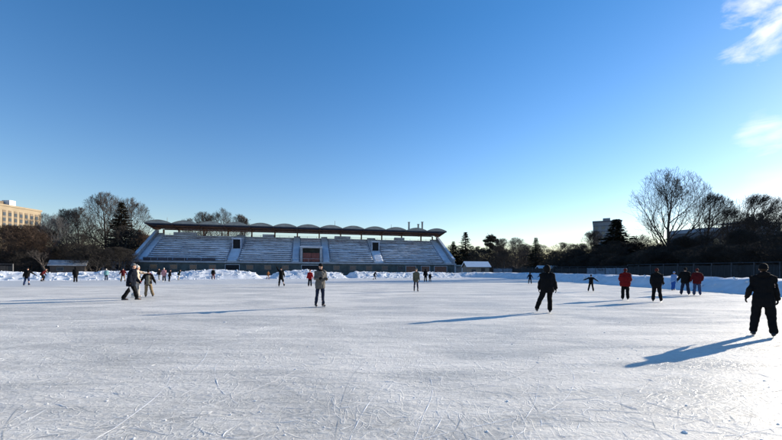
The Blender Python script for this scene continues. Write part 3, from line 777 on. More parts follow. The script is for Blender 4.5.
# low wings at the stand's two ends
gx = V((.975, .221, 0)); gy = V((-.221, .975, 0)); rz = atan2(.221, .975)
def gp(u, v): q = V((-57.6, 84, 0)) + gx*u + gy*v; return (q.x, q.y, 0)
w = empty('annex', gp(-6.6, .6), rz, label='low pale annex with a railing at the left end of the grandstand', cat='annex')
mesh('wall', boxm((0, 6.2, 0, 7, -.05, 2.7)), M['pale_plaster'], w)
rf = mesh('roof', boxm((-.2, 6.25, -.3, 7.2, 2.702, 2.95)), M['rim'], w)
mesh('rail', boxm((-.1, 6.2, -.2, -.15, 3.85, 3.92), (-.1, 6.2, -.2, -.15, 3.4, 3.45), *[(q*1.02-.05, q*1.02, -.2, -.15, 2.95, 3.85) for q in range(7)]), M['rim'], rf)
for a in (.6, 2.6): 
    wn = mesh('window', boxm((a, a+1.3, -.08, -.002, 1.2, 2.3)), M['glass'], w); mesh('sill', boxm((a-.1, a+1.4, -.16, -.002, 1.08, 1.197)), M['rim'], wn)
mesh('door', boxm((4.6, 5.6, -.06, -.002, 0, 2.1)), M['soffit'], w)
w = empty('canopy', gp(77.0, 1.0), rz, label='low green-roofed canopy on posts at the right end of the grandstand', cat='canopy')
mesh('roof', boxm((0, 6.4, -.3, 5, 2.5, 2.75)), M['roof_green'], w)
mesh('roof_snow', boxm((.2, 6.2, .0, 4.9, 2.752, 2.85)), M['snow'], w)
for a in (.2, 2.1, 4.1, 6.0): mesh('post', boxm((a, a+.2, -.1, .1, -.05, 2.5)), M['pale_frame'], w)
mesh('back_wall', boxm((0, 6.3, 3.0, 3.2, -.05, 2.5)), M['pale_plaster'], w)

# ------------------------------------------------------------------ small buildings and fences
def gable(name, loc, rz, L, D, eave, ridge, label, wallm, cat='hut', snowm='snow'):
    r = empty(name, loc, rz, label=label, cat=cat)
    bm = bmesh.new(); prism(bm, [(0, -.05), (D, -.05), (D, eave), (D/2, ridge-.12), (0, eave)], 0, L); mesh('wall', bm, wallm, r)
    bm = bmesh.new()
    e = .3
    prism(bm, [(-e, eave-.12), (D/2, ridge), (D+e, eave-.12), (D+e, eave), (D/2, ridge+.14), (-e, eave)], -e, L+e)
    rf = mesh('roof', bm, M['hut_dark'], r)
    bm = bmesh.new()
    prism(bm, [(-e-.05, eave+.002), (D/2, ridge+.142), (D+e+.05, eave+.002), (D+e+.04, eave+.16), (D/2, ridge+.34), (-e-.04, eave+.16)], -e-.03, L+e+.03)
    mesh('roof_snow', bm, M[snowm], rf)
    mesh('door', boxm((L*.62, L*.62+.9, -.06, -.002, 0, min(1.95, eave-.1))), M['hut_dark'], r)
    wn = mesh('window', boxm((L*.2, L*.2+.9, -.05, -.002, .95, 1.6)), M['glass'], r)
    mesh('frame', boxm((L*.2-.08, L*.2-.002, -.08, -.002, .87, 1.68), (L*.2+.902, L*.2+.98, -.08, -.002, .87, 1.68), (L*.2, L*.2+.9, -.08, -.002, 1.602, 1.68), (L*.2, L*.2+.9, -.08, -.002, .87, .948)), M['wframe'], wn)
    return r
gable('hut', (17.4, 85.5, 0), R(6), 5.2, 3.4, 2.2, 3.2, 'small wooden hut with snowy gable roof right of the grandstand', M['hut_wood'])
gable('shed', (-64.6, 71.0, 0), R(30), 5.2, 2.6, 1.9, 2.65, 'low shed with snow covered roof beneath the trees at left', M['hut_dark'], 'shed', 'grey_roof_snow')
gable('kiosk', (36.6, 92, 0), R(-10), 6.5, 4, 1.9, 2.4, 'dark flat kiosk with a little snow on its roof beyond the bank', M['hut_dark'], 'kiosk')

def fence(name, pts, hgt, m, label, cap=None, bay=2.5):
    r = empty(name, (pts[0][0], pts[0][1], 0), 0, label=label, cat='fence')
    o = V((pts[0][0], pts[0][1]))
    bm = bmesh.new(); br = bmesh.new()
    for a, b in zip(pts, pts[1:]):
        a, b = V(a)-o, V(b)-o; d = (b-a); L = d.length; d = d.normalized(); ang = atan2(d.y, d.x)
        tm = bmesh.new()
        nb = max(1, round(L/bay))
        for q in range(nb):
            x0 = L*q/nb; x1 = L*(q+1)/nb
            nbd = max(3, int((x1-x0-.1)/.3))
            for w_ in range(nbd):
                s0 = x0+.06+(x1-x0-.12)*w_/nbd; s1 = x0+.06+(x1-x0-.12)*(w_+1)/nbd-.012
                box(tm, s0, s1, -.02, .02, .04+rnd.uniform(0, .03), hgt+rnd.uniform(-.03, .03))
        bmesh.ops.transform(tm, matrix=Matrix.Translation((a.x, a.y, 0)) @ Matrix.Rotation(ang, 4, 'Z'), verts=tm.verts)
        me = bpy.data.meshes.new('t'); tm.to_mesh(me); tm.free(); bm.from_mesh(me); bpy.data.meshes.remove(me)
        for q in range(nb+1):
            c = a + d*L*q/nb; mesh('post', boxm((c.x-.055, c.x+.055, c.y-.055, c.y+.055, -.05, hgt+.28)), M['metal'], r)
        for z in (hgt+.24,):
            tube(br, [(a.x, a.y, z), (b.x, b.y, z)], [.035, .035], 6)
    mesh('board_panel', bm, m, r); mesh('top_rail', br, M['metal'], r)
    return r
fence('fence', [(36, -2), (36.3, 30), (36, 57)], 2.25, M['fence_dark'], 'long dark board fence under the tall bare trees at right')
fence('fence', [(36, 57), (35.5, 68)], 2.0, M['fence_grey'], 'pale grey stretch of fence between dark fences at right')
fence('fence', [(35.5, 68), (34.5, 79), (28.5, 88)], 2.0, M['fence_dark'], 'dark fence beyond the corner of the rink below low bushes')
fence('fence', [(28.5, 88), (23.8, 87.2)], 1.9, M['fence_grey'], 'light grey fence panels joining the small wooden hut')
fence('fence', [edge(69, -140), edge(69, -90), edge(69, -52), edge(69, -35), edge(71, -22)], 1.75, M['fence_dark'], 'low dark fence behind the left snowbank')

# ------------------------------------------------------------------ far buildings
b = empty('hotel', (-197, 176, 0), 0, label='beige multi-storey block with dark window strips behind the left trees', cat='building')
YL = 35.0
mesh('wall', boxm((-16, 0, -40, YL, -.05, 32.6)), M['beige'], b)
rf = mesh('roof', boxm((-16.3, .35, -40.3, YL+.3, 32.602, 33.5)), M['beige'], b)
mesh('machine_room', boxm((-10, -4, 15, 18.6, 33.502, 35.6)), M['strip'], rf); mesh('lift_shed', boxm((-6, -2, 19.4, 22.6, 33.502, 36.4)), M['white_panel'], rf)
for c in range(11):
    y = 2.4 + c*2.9
    mesh('facade_strip', boxm((.002, .12, y, y+1.55, 4, 30.6)), M['strip'], b)
    if c in (0,): continue
    for k in range(9):
        z = 5.4 + k*2.8
        wn = mesh('window', boxm((.122, .2, y+.08, y+1.47, z, z+1.7)), M['glass'], b)
b = empty('apartment_tower', (107.6, 200, 0), R(-29), label='grey apartment tower behind the dark spruce at right', cat='building')
mesh('wall', boxm((0, 13, 0, 20, -.05, 27.2)), M['tower'], b)
for k in range(9): mesh('floor_band', boxm((-.06, 13.06, -.06, 20.06, 2.6+k*2.8, 2.85+k*2.8)), M['tower_band'], b)
rf = mesh('roof', boxm((-.3, 13.3, -.3, 20.3, 27.202, 27.8)), M['tower_band'], b); mesh('lift_housing', boxm((4.6, 8.0, 4, 9, 27.802, 29.6)), M['tower'], rf)
for c in range(4):
    for k in range(9):
        x = .8 + c*3.2; z = .95 + k*2.8
        wn = mesh('window', boxm((x, x+1.6, -.05, -.002, z, z+1.5)), M['glass'], b)
b = empty('office_building', (112, 132, 0), R(18), label='long flat-roofed blue grey building behind the bare trees at far right', cat='building')
mesh('wall', boxm((0, 60, 0, 14, -.05, 15.6)), M['tower_band'], b)
mesh('fascia', boxm((-.3, 60.3, -.3, 14.3, 15.602, 17.0)), M['blue_grey'], b)
mesh('upper_block', boxm((26, 44, 2, 12, 17.002, 19.6)), M['blue_grey'], b)
mesh('canopy', boxm((25, 47, 1, 13, 20.4, 20.7), (26, 26.3, 2, 2.3, 19.602, 20.4), (43.7, 44, 2, 2.3, 19.602, 20.4)), M['white_panel'], b)
for c in range(14):
    for k in range(3): mesh('window', boxm((2+c*4.1, 4.9+c*4.1, -.06, -.002, 3+k*4, 5.2+k*4)), M['glass'], b)

# ------------------------------------------------------------------ trees
def add_branch(vs, fs, pts, rads, k):
    base = len(vs); n = len(pts)
    for i, p in enumerate(pts):
        d = (pts[min(i+1, n-1)] - pts[max(i-1, 0)])
        a, b = frame_of(d)
        for q in range(k):
            t = 2*pi*q/k; vs.append(tuple(p + (a*cos(t) + b*sin(t))*rads[i]))
    for i in range(n-1):
        for q in range(k):
            q2 = (q+1) % k
            fs.append((base+i*k+q, base+i*k+q2, base+(i+1)*k+q2, base+(i+1)*k+q))

def bare_tree(seed, rxy, zc, clear, spread, rise, counts, twig, lean=0, wind=0, trunk_r=.24, fork=False, low=.18, rough=.15, taper=.9):
    """a leafless tree 10 units tall whose shoots fill a rounded envelope of radius rxy centred at height zc"""
    rr = random.Random(seed); TV, TF, CV, CF = [], [], [], []
    rz = 10 - zc; cx = lean*zc + wind*.8
    def room(p, d):
        lo_z = zc - .2 if p.z < zc and d.z <= 0 else rz
        px, py, pz = (p.x-cx)/rxy, p.y/rxy, (p.z-zc)/rz; dx, dy, dz = d.x/rxy, d.y/rxy, d.z/rz
        A = dx*dx+dy*dy+dz*dz; B = px*dx+py*dy+pz*dz; C_ = px*px+py*py+pz*pz-1
        D = B*B-A*C_
        if D < 0: return .4
        return max(.25, (-B+sqrt(D))/A)
    def grow(p, d, L, r, lev):
        n = 9 if lev == 0 else 7 if lev == 1 else 5 if lev == 2 else 3
        pts = [p]; rads = [r]; dirs = [d]
        q = p.copy(); dd = d.copy()
        wob = (.05, .10, .13, .15, .15)[min(lev, 4)]
        for i in range(n):
            up = rise if lev > 0 else .03
            dd = (dd + V((rr.gauss(0, wob), rr.gauss(0, wob), rr.gauss(0, wob*.7) + up*.20)) + V((wind*.16*(lev > 0), 0, 0))).normalized()
            q = q + dd*(L/n); pts.append(q.copy()); dirs.append(dd.copy())
            rads.append(max(twig, r*(1-taper*(i+1)/n)))
        if lev <= 1: add_branch(TV, TF, pts, rads, 7 if lev == 0 else 5)
        else: add_branch(CV, CF, pts, rads, 4 if lev == 2 else 3)
        if lev >= len(counts): return
        m = counts[lev]
        for j in range(m):
            t = clear + (1-clear)*(j+rr.random()*.9)/m if lev == 0 else low + (1-low)*(j+rr.random())/m
            t = min(t, .985); f = t*n; i = int(f); pos = pts[i].lerp(pts[i+1], f-i); bd = dirs[i+1]
            ang = rr.uniform(.40, .85) if lev else spread*rr.uniform(.8, 1.2)*(1.15-.6*t)
            az = j*2.4 + rr.uniform(-.6, .6)
            a, b = frame_of(bd)
            nd = (bd*cos(ang) + (a*cos(az) + b*sin(az))*sin(ang)).normalized()
            rm = room(pos, (nd + V((0, 0, rise*.3))).normalized())
            ln = rm*rr.uniform(1-rough*1.6, 1.02) if lev == 0 else min(L*rr.uniform(.5, .8)*(1.15-.45*t), rm*rr.uniform(.85, 1.05))
            grow(pos, nd, ln, max(twig, rads[i]*rr.uniform(.45, .62)), lev+1)
    d0 = V((lean, 0, 1)).normalized()
    if fork:
        for a in (0, 1.5, 2.9, 4.4): grow(V((.15*cos(a), .15*sin(a), 0)), V((.28*cos(a)+lean, .28*sin(a), 1)).normalized(), rr.uniform(6.5, 8.5), trunk_r*.6, 0)
    else: grow(V((0, 0, -.1)), d0, 8.6, trunk_r, 0)
    return TV, TF, CV, CF

def spruce(seed, full=1.0, narrow=1.0, tall=False, gappy=0):
    rr = random.Random(seed); TV, TF, CV, CF = [], [], [], []
    add_branch(TV, TF, [V((0, 0, -.1)), V((0, 0, 5)), V((0, 0, 9.8))], [.2, .12, .02], 6)
    z = .5 if not tall else 1.6
    while z < 9.95:
        t = (10-z)/9.5
        Rm = (.10 + 2.6*t**.9)*narrow*rr.uniform(.82, 1.12)
        nb = 7 if t > .25 else 5
        a0 = rr.uniform(0, 6)
        for j in range(nb):
            if rr.random() < gappy: continue
            a = a0 + 2*pi*j/nb + rr.uniform(-.3, .3); L = Rm*rr.uniform(.62, 1.12)
            o = V((cos(a), sin(a), 0)); pts = []
            for q in range(5):
                s = q/4; pts.append(V((0, 0, z)) + o*L*s + V((0, 0, -.32*L*s + .24*L*s*s)))
            add_branch(TV, TF, pts, [.03, .025, .02, .015, .01], 3)
            nt = max(4, int(L*8*full))
            for q in range(nt):
                s = .12 + .9*(q+rr.random())/nt
                c = V((0, 0, z)) + o*L*s + V((0, 0, -.32*L*s + .24*L*s*s))
                for w in range(4):
                    sa = a + rr.choice((-1, 1))*rr.uniform(.3, 1.2); dl = rr.uniform(.25, .55)*(1.15-.5*s)*(.45+.6*t)
                    e = V((cos(sa), sin(sa), rr.uniform(-.65, .15))).normalized()
                    sd = e.cross(V((rr.gauss(0, .6), rr.gauss(0, .6), 1))).normalized()*rr.uniform(.05, .10)
                    b = len(CV)
                    for P in (c - sd, c + sd, c + e*dl*.6 + sd*1.1, c + e*dl, c + e*dl*.6 - sd*1.1): CV.append(tuple(P))
                    CF.append((b, b+1, b+2, b+3, b+4))
        z += rr.uniform(.22, .34)*(.65 + .5*t)
    return TV, TF, CV, CF

def pine(seed):
    rr = random.Random(seed); TV, TF, CV, CF = [], [], [], []
    add_branch(TV, TF, [V((0, 0, -.1)), V((.15, 0, 3)), V((-.1, .1, 6)), V((.2, 0, 9.3))], [.22, .17, .13, .06], 7)
    for c, rx, rz in (((.2, 0, 9.2), 1.35, 1.0), ((-.8, .3, 8.4), 1.2, .8), ((1.1, -.2, 8.5), 1.15, .8), ((-.4, 0, 7.5), 1.2, .8), ((.7, .5, 7.0), .9, .6), ((1.7, 0, 6.4), 1.3, .7), ((-.9, -.4, 5.8), 1.1, .8), ((.9, .3, 5.0), 1.1, .7)):
        c = V(c); add_branch(TV, TF, [V((0, 0, c.z-.9)), c*.6 + V((0, 0, c.z*.4-.4)), c], [.07, .05, .03], 4)
        for q in range(int(420*rx)):
            a = rr.uniform(0, 2*pi); r = rx*sqrt(rr.random()); z = rr.gauss(0, .42)*rz
            p = c + V((cos(a)*r, sin(a)*r, z*(1.2-r/rx)+.15*sin(a*3)))
            for w in range(2):
                e = V((rr.gauss(0, 1), rr.gauss(0, 1), rr.gauss(.3, .7))).normalized(); sd = e.cross(V((rr.gauss(0, 1), rr.gauss(0, 1), rr.gauss(0, 1)))).normalized()*.07
                b = len(CV)
                for P in (p-sd, p+sd, p+e*.32): CV.append(tuple(P))
                CF.append((b, b+1, b+2))
    return TV, TF, CV, CF

def tree_data(nm, data, tm, cm):
    TV, TF, CV, CF = data; out = []
    for n_, v, f, m in (('trunk', TV, TF, tm), ('crown', CV, CF, cm)):
        me = bpy.data.meshes.new(nm + '_' + n_); me.from_pydata(v, [], f); me.materials.append(m)
        me.polygons.foreach_set('use_smooth', [n_ == 'trunk']*len(me.polygons)); me.update(); out.append(me)
    return out
PROTO = {}
def proto(key, data, tm, cm): PROTO[key] = tree_data(key, data, M[tm], M[cm])
d1 = bare_tree(21, 3.4, 5.9, .20, 1.0, .40, (16, 8, 6, 4), .0088, rough=.24)
d2 = bare_tree(22, 3.6, 5.6, .17, 1.05, .35, (16, 8, 6, 4), .0088, rough=.28)
d3 = bare_tree(23, 3.2, 6.2, .24, .95, .55, (14, 8, 7, 4), .0085, wind=.55, rough=.3)
d4 = bare_tree(24, 3.9, 5.7, .18, .85, .5, (15, 9, 6, 4), .0066, trunk_r=.23, rough=.28)
d5 = bare_tree(25, 4.2, 5.0, .10, .8, .45, (9, 7, 6, 4), .013, fork=True, rough=.25)
d6 = bare_tree(26, 4.4, 4.8, .08, .9, .30, (9, 7, 6, 4), .013, fork=True, rough=.3)
NAT = dict(round=6.8, round_b=7.2, frost=7.2, swept=6.6, tall=7.8, dark=6.8, dark_b=7.2, rust=8.4, rust_b=8.8, bush=8.8, bush_b=8.4, slim=5.0, leaner=8)
proto('round', d1, 'bark_plain', 'twig_grey'); proto('round_b', d2, 'bark_plain', 'twig_grey'); proto('frost', d2, 'bark', 'twig_frost')
proto('swept', d3, 'bark_plain', 'twig_dark'); proto('tall', d4, 'bark_plain', 'twig_dark'); proto('dark', d1, 'bark_plain', 'twig_dark'); proto('dark_b', d2, 'bark_plain', 'twig_dark')
proto('rust', d5, 'bark', 'twig_brown'); proto('rust_b', d6, 'bark', 'twig_brown'); proto('bush', d6, 'bark_plain', 'twig_dark'); proto('bush_b', d5, 'bark_plain', 'twig_dark')
proto('slim', bare_tree(27, 2.5, 6.2, .22, .75, .6, (14, 8, 6, 5), .010, rough=.3), 'bark', 'twig_grey')
proto('leaner', bare_tree(28, 3.0, 6.0, .30, .9, .4, (6, 5, 4, 3), .018, lean=-.55, trunk_r=.42, rough=.4), 'bark', 'twig_grey')
ds = spruce(31); dt = spruce(33, 1.1, .95, True, .06)
proto('spruce', ds, 'bark_plain', 'needles'); proto('spruce_brown', dt, 'bark_plain', 'needles_brown'); proto('pine', pine(35), 'bark_plain', 'needles_brown')
proto('spruce_gappy', spruce(37, .7, 1.0, True, .28), 'bark_plain', 'needles')

def tree(name, key, X, Y, h, w, label, rot=None, group=None, cat='tree'):
    t = empty(name, (X, Y, 0), rnd.uniform(0, 6.28) if rot is None else rot, label=label, cat=cat, group=group)
    natural = NAT.get(key, 5.2)
    t.scale = (w/natural, w/natural, h/10)
    for n_, me in zip(('trunk', 'crown'), PROTO[key]): link(bpy.data.objects.new(n_, me), t)
    return t
# left
tree('bare_tree', 'rust', -84, 82, 10.8, 11, 'rusty brown tree in front of the beige block, nearest the left edge')
tree('bare_tree', 'rust_b', -72, 74, 9.8, 10, 'lower rusty brown tree in front of the beige block')
tree('bare_tree', 'rust', -81, 86, 11.2, 10, 'rusty brown tree at the right corner of the beige block')
tree('bare_tree', 'frost', -85, 92, 14.7, 9, 'frosted grey tree just right of the beige block')
tree('bare_tree', 'frost', -77, 86, 13.4, 8, 'smaller frosted grey tree left of the dark bushy tree')
tree('bare_tree', 'dark', -83, 96, 16.5, 9.5, 'dark bushy bare tree between frosted trees and the tallest left tree', rot=1)
tree('bare_tree', 'round', -76.2, 92, 16.3, 10, 'round bare tree left of the tallest left tree')
tree('bare_tree', 'dark_b', -66.7, 84, 11.1, 8, 'dark low bare tree beneath the tallest left tree')
tree('bare_tree', 'round', -75.6, 100, 21.5, 13.6, 'tallest round bare tree left of the grandstand', rot=2)
tree('bare_tree', 'round_b', -73.5, 106, 21.2, 12, 'round bare tree behind the dark spruce left of the grandstand')
tree('spruce_tree', 'spruce_brown', -67.6, 94, 18.0, 13.5, 'tall brownish spruce left of the grandstand')
tree('bare_tree', 'dark_b', -62.5, 88, 11.5, 9, 'dark bare tree in front of the brownish spruce')
tree('bare_tree', 'dark', -63.5, 76, 8.5, 7, 'dark low bare tree behind the low annex')
tree('bare_tree', 'rust_b', -67.0, 100, 11.6, 8, 'rusty brown tree against the grandstand\'s left end')
tree('bare_tree', 'rust', -69.5, 106, 11, 8, 'rusty brown tree showing over the left parapet of the grandstand')
tree('bare_tree', 'leaner', -59.6, 65.5, 5.2, 5.2, 'small leaning tree with snow on its trunk by the low shed', rot=.2)
tree('shrub', 'bush', -70, 72, 5, 8, 'dark shrub left of the snow-roofed shed', cat='shrub')
tree('shrub', 'bush_b', -74, 66, 5.2, 9, 'dark shrub below the rusty brown trees at left', cat='shrub')
tree('shrub', 'bush', -60, 76, 6.2, 9, 'dark shrub right behind the snow-roofed shed', cat='shrub')
tree('shrub', 'bush_b', -58, 80, 6.0, 8, 'dark shrub in front of the brownish spruce', cat='shrub')
tree('shrub', 'bush', -68, 80, 6.8, 10, 'wide dark shrub beneath the round bare trees', cat='shrub')
tree('shrub', 'rust_b', -64, 88, 6.6, 8, 'brown shrub at the foot of the grandstand\'s left parapet', cat='shrub')
# behind the stand
for q, (X, Y, h, w, lb) in enumerate([(-73, 135, 19.5, 9, 'bare treetop over the second roof vault'), (-65.9, 132, 21.4, 10, 'bare treetop over the third roof vault'), (-61.3, 136, 23.2, 11, 'tallest bare treetop showing over the grandstand roof'), (-53.4, 132, 20.6, 9, 'bare treetop over the fifth roof vault, last to the right')]):
    tree('bare_tree', ('round', 'slim', 'round_b', 'slim')[q], X, Y, h, w, lb)
# right of the stand
tree('spruce_tree', 'spruce', 18.6, 112, 10.1, 8, 'small pointed spruce next to the grandstand\'s right end')
tree('spruce_tree', 'spruce_gappy', 21.8, 110, 12.6, 12, 'taller broad dark conifer second right of the grandstand')
tree('bare_tree', 'dark', 27.1, 118, 9, 7, 'low bare tree between the broad conifer and the clumped pine')
tree('pine_tree', 'pine', 29.6, 112, 12.2, 5.6, 'pine with layered rounded crown clumps right of the grandstand', rot=0)
tree('bare_tree', 'slim', 31.8, 108, 10.7, 6, 'slim bare tree just right of the clumped pine')
tree('bare_tree', 'round', 34.8, 104, 10.6, 8, 'rounded bare tree between the pine and the narrow conifer', rot=.4)
tree('bare_tree', 'slim', 40.1, 112, 9.4, 6.5, 'slim bare tree touching the narrow conifer on its left')
tree('spruce_tree', 'spruce', 38.6, 100, 10.3, 8.5, 'narrow dark conifer over the low kiosk')
tree('bare_tree', 'dark_b', 24.5, 104, 7.2, 8, 'low dark bare tree behind the small wooden hut')
tree('bare_tree', 'dark', 30, 100, 6.8, 8, 'low dark bare tree behind the light grey panels')
tree('bare_tree', 'dark', 43, 96, 6.7, 9, 'low bare tree right of the narrow conifer')
tree('bare_tree', 'dark_b', 46, 90, 7.0, 9, 'low bare tree over the dark fence, second right of the narrow conifer')
tree('bare_tree', 'dark', 50, 100, 8.8, 9, 'low bare tree in front of the grey tower\'s left side')
tree('bare_tree', 'slim', 56, 104, 12.7, 7, 'slim bare tree rising just left of the grey tower')
tree('spruce_tree', 'spruce', 50.4, 84, 13.2, 17, 'broad dark spruce standing before the grey tower')
tree('bare_tree', 'dark_b', 60, 90, 10.2, 10, 'bare tree between the broad spruce and the tallest tree')
tree('bare_tree', 'tall', 60.4, 82, 23.9, 17.2, 'tallest bare tree of all with wide fan crown at right', rot=1.1)
tree('bare_tree', 'swept', 66.2, 80, 18.3, 11, 'bare tree standing at the right flank of the tallest tree', rot=-.5)
tree('bare_tree', 'swept', 81.1, 92, 17.2, 11, 'bare wind-swept tree in front of the blue grey building', rot=-.7)
tree('bare_tree', 'swept', 73.6, 78, 17.6, 13, 'bare tree with branches blown to the right, far right', rot=-.75)
tree('bare_tree', 'dark', 82, 84, 14.6, 10, 'dense bare tree behind the wind-swept pair at far right')
tree('bare_tree', 'dark_b', 71.4, 70, 13.6, 9, 'dense bare tree nearest the right edge')
tree('bare_tree', 'dark', 79, 72, 14.2, 10, 'dense bare tree half out of the right edge')
rr = random.Random(41)
ROW = 'dark bare trees of the row beyond the right end of the grandstand'
for q in range(13):
    X = 19.5 + 2.3*q + rr.uniform(-.8, .8); Y = 120 + rr.uniform(-3, 6)
    tree('bare_tree', rr.choice(('dark', 'dark_b')), X, Y, rr.uniform(7.6, 9.8), rr.uniform(7, 9), 'dark rounded bare tree in the far row beyond the right end of the grandstand', group=ROW)
rr = random.Random(77)
WOOD = 'low dark bare trees of the wood behind the right fence'
for q in range(30):
    t = q/29; X = 40 + 40*t + rr.uniform(-2, 2); Y = 88 - 34*t + rr.uniform(-8, 10)
    if X < 40 + .2: X += 2
    D = sqrt(X*X+Y*Y)
    tree('bare_tree', rr.choice(('dark', 'dark_b', 'bush', 'bush_b')), X, Y, D*rr.uniform(.062, .088)*(1.14 if t > .35 else 1), rr.uniform(7, 10), 'low dark bare tree in the wood behind the right fence', group=WOOD)
SHR = 'dark shrubs along the right fence'
for q in range(34):
    t = q/33; X = 38.2 + rr.uniform(0, 3) + 5*max(0, .3-t); Y = 88 - 62*t + rr.uniform(-2, 2)
    tree('shrub', rr.choice(('bush', 'bush_b')), X, Y, rr.uniform(3.6, 5.2), rr.uniform(5, 7.5), 'dark leafless shrub growing along the right fence', group=SHR, cat='shrub')
SHL = 'dark shrubs along the left fence'
for q in range(14):
    p = edge(72 + rr.uniform(0, 3), -110 + q*6.0)
    tree('shrub', rr.choice(('bush', 'bush_b', 'rust_b')), p.x, p.y, rr.uniform(3.6, 5.0), rr.uniform(6, 8), 'dark leafless shrub growing along the left fence', group=SHL, cat='shrub')
# far wood closing the horizon behind everything
rr = random.Random(5); vs, fs = [], []
for q in range(5200):
    a = rr.uniform(-1.25, 1.2); D = rr.uniform(150, 230); X, Y = D*sin(a), D*cos(a)
    hh = rr.uniform(5, 9.5)*(1.35 if a > .5 else 1)*(1 + .35*mnoise.noise(V((a*9, 0, 0))))
    for w in range(2):
        e = V((rr.gauss(0, .22), rr.gauss(0, .22), 1)).normalized()
        p = V((X+rr.uniform(-1, 1), Y+rr.uniform(-1, 1), -.1)); add_branch(vs, fs, [p, p+e*hh*.5, p+e*hh+V((rr.gauss(0, .8), 0, 0))], [.22, .18, .04], 3)
    for w in range(5):
        z = hh*rr.uniform(.3, .9); b = V((X, Y, z)); e = V((rr.gauss(0, 1), rr.gauss(0, 1), .8)).normalized(); add_branch(vs, fs, [b, b+e*rr.uniform(1, 2.5)], [.10, .03], 3)
tag(pymesh('far_wood', vs, fs, M['twig_dark']), 'dark leafless wood closing the horizon behind the stadium', 'wood', kind='stuff')

# ------------------------------------------------------------------ sky, sun, camera
EL, AZ = R(16.3), R(60)
w = bpy.data.worlds.new('World'); S.world = w; w.use_nodes = True
nt = w.node_tree; N = nt.nodes.new; L = nt.links.new
bg = nt.nodes['Background']
sky = N('ShaderNodeTexSky'); sky.sky_type = 'NISHITA'; sky.sun_disc = False
sky.sun_elevation = EL; sky.sun_rotation = AZ; sky.air_density = 1.25; sky.dust_density = .16; sky.ozone_density = 2.2; sky.altitude = 100
hs = N('ShaderNodeHueSaturation'); hs.inputs['Saturation'].default_value = 1.16
tint = N('ShaderNodeMix'); tint.data_type = 'RGBA'; tint.blend_type = 'MULTIPLY'; tint.inputs[0].default_value = 1; 
L(sky.outputs[0], tint.inputs[6]); L(tint.outputs[2], hs.inputs['Color'])
tc = N('ShaderNodeTexCoord')
sz = N('ShaderNodeSeparateXYZ'); L(tc.outputs['Generated'], sz.inputs[0])
el = N('ShaderNodeMapRange'); el.inputs[1].default_value = 0; el.inputs[2].default_value = .55; L(sz.outputs['Z'], el.inputs[0])
air = N('ShaderNodeMix'); air.data_type = 'RGBA'; air.inputs[6].default_value = (.98, .98, 1.17, 1); air.inputs[7].default_value = (.64, .80, 1.03, 1)
L(el.outputs[0], air.inputs[0]); L(air.outputs[2], tint.inputs[7])
def dotmask(d, inner, outer):
    v = N('ShaderNodeVectorMath'); v.operation = 'DOT_PRODUCT'; v.inputs[1].default_value = V(d).normalized()
    nm = N('ShaderNodeVectorMath'); nm.operation = 'NORMALIZE'; L(tc.outputs['Generated'], nm.inputs[0]); L(nm.outputs[0], v.inputs[0])
    r = N('ShaderNodeMapRange'); r.interpolation_type = 'SMOOTHSTEP'; r.inputs[1].default_value = cos(R(outer)); r.inputs[2].default_value = cos(R(inner)); L(v.outputs['Value'], r.inputs[0])
    return r.outputs[0]
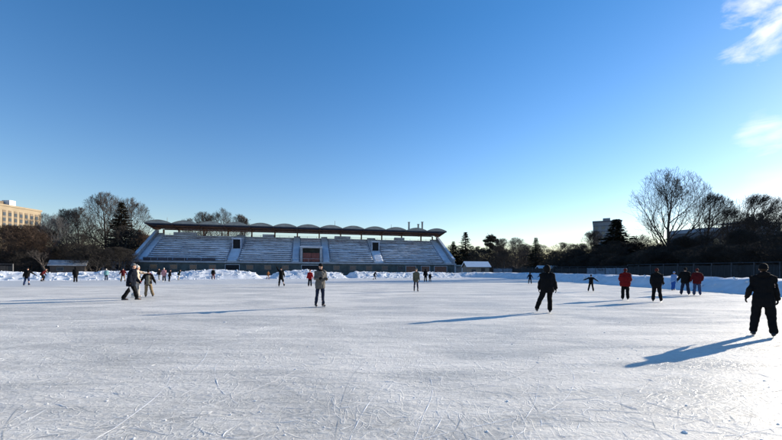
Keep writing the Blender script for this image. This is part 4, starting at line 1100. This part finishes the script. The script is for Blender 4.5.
def cloud(scale, stretch, lo, hi, mask, amount):
    mp = N('ShaderNodeMapping'); mp.inputs['Scale'].default_value = stretch; L(tc.outputs['Generated'], mp.inputs[0])
    n_ = N('ShaderNodeTexNoise'); n_.inputs['Scale'].default_value = scale; n_.inputs['Detail'].default_value = 9; n_.inputs['Roughness'].default_value = .58; n_.inputs['Distortion'].default_value = .35; L(mp.outputs[0], n_.inputs[0])
    a = N('ShaderNodeMath'); a.operation = 'MULTIPLY_ADD'; a.inputs[1].default_value = .45; L(mask, a.inputs[0]); L(n_.outputs['Fac'], a.inputs[2])
    r = N('ShaderNodeMapRange'); r.inputs[1].default_value = lo; r.inputs[2].default_value = hi; r.inputs[4].default_value = amount; L(a.outputs[0], r.inputs[0])
    k = N('ShaderNodeMath'); k.operation = 'MULTIPLY'; L(r.outputs[0], k.inputs[0]); L(mask, k.inputs[1])
    return k.outputs[0]
c1 = cloud(11, (1, 1, 1.9), .80, 1.08, dotmask((.628, .650, .425), 1.0, 5.2), .95)
c2 = cloud(10, (1, 1, 4.0), .80, 1.15, dotmask((.683, .690, .25), .5, 3.6), .5)
c3 = cloud(5, (1, 1, 3.0), .7, 1.1, dotmask((.715, .69, .128), 1, 6), .35)
mxs = None
for c in (c1, c2, c3):
    if mxs is None: mxs = c
    else:
        k = N('ShaderNodeMath'); k.operation = 'MAXIMUM'; L(mxs, k.inputs[0]); L(c, k.inputs[1]); mxs = k.outputs[0]
mx = N('ShaderNodeMix'); mx.data_type = 'RGBA'; mx.inputs[7].default_value = (7.5, 7.4, 7.2, 1)
L(mxs, mx.inputs[0]); L(hs.outputs[0], mx.inputs[6]); L(mx.outputs[2], bg.inputs['Color'])
bg.inputs['Strength'].default_value = .098

sun = bpy.data.lights.new('sun', 'SUN'); sun.energy = 5.0; sun.angle = R(.5); sun.color = (1, .90, .74)
so = bpy.data.objects.new('sun', sun); COL.objects.link(so)
so.rotation_euler = V((-sin(AZ)*cos(EL), -cos(AZ)*cos(EL), -sin(EL))).to_track_quat('-Z', 'Y').to_euler()

cam = bpy.data.cameras.new('camera'); cam.sensor_width = 36; cam.lens = 36*375/782; cam.clip_end = 5000; cam.clip_start = .1; cam.shift_y = 49.2/782
co = bpy.data.objects.new('camera', cam); COL.objects.link(co)
ROLL = math.atan(.006)
co.matrix_world = Matrix.Translation((0, 0, 1.6)) @ Matrix.Rotation(pi/2, 4, 'X') @ Matrix.Rotation(ROLL, 4, 'Z')
S.camera = co
S.view_settings.view_transform = 'Standard'; S.view_settings.look = 'None'; S.view_settings.gamma = 1; S.view_settings.use_curve_mapping = False
S.view_settings.exposure = .84
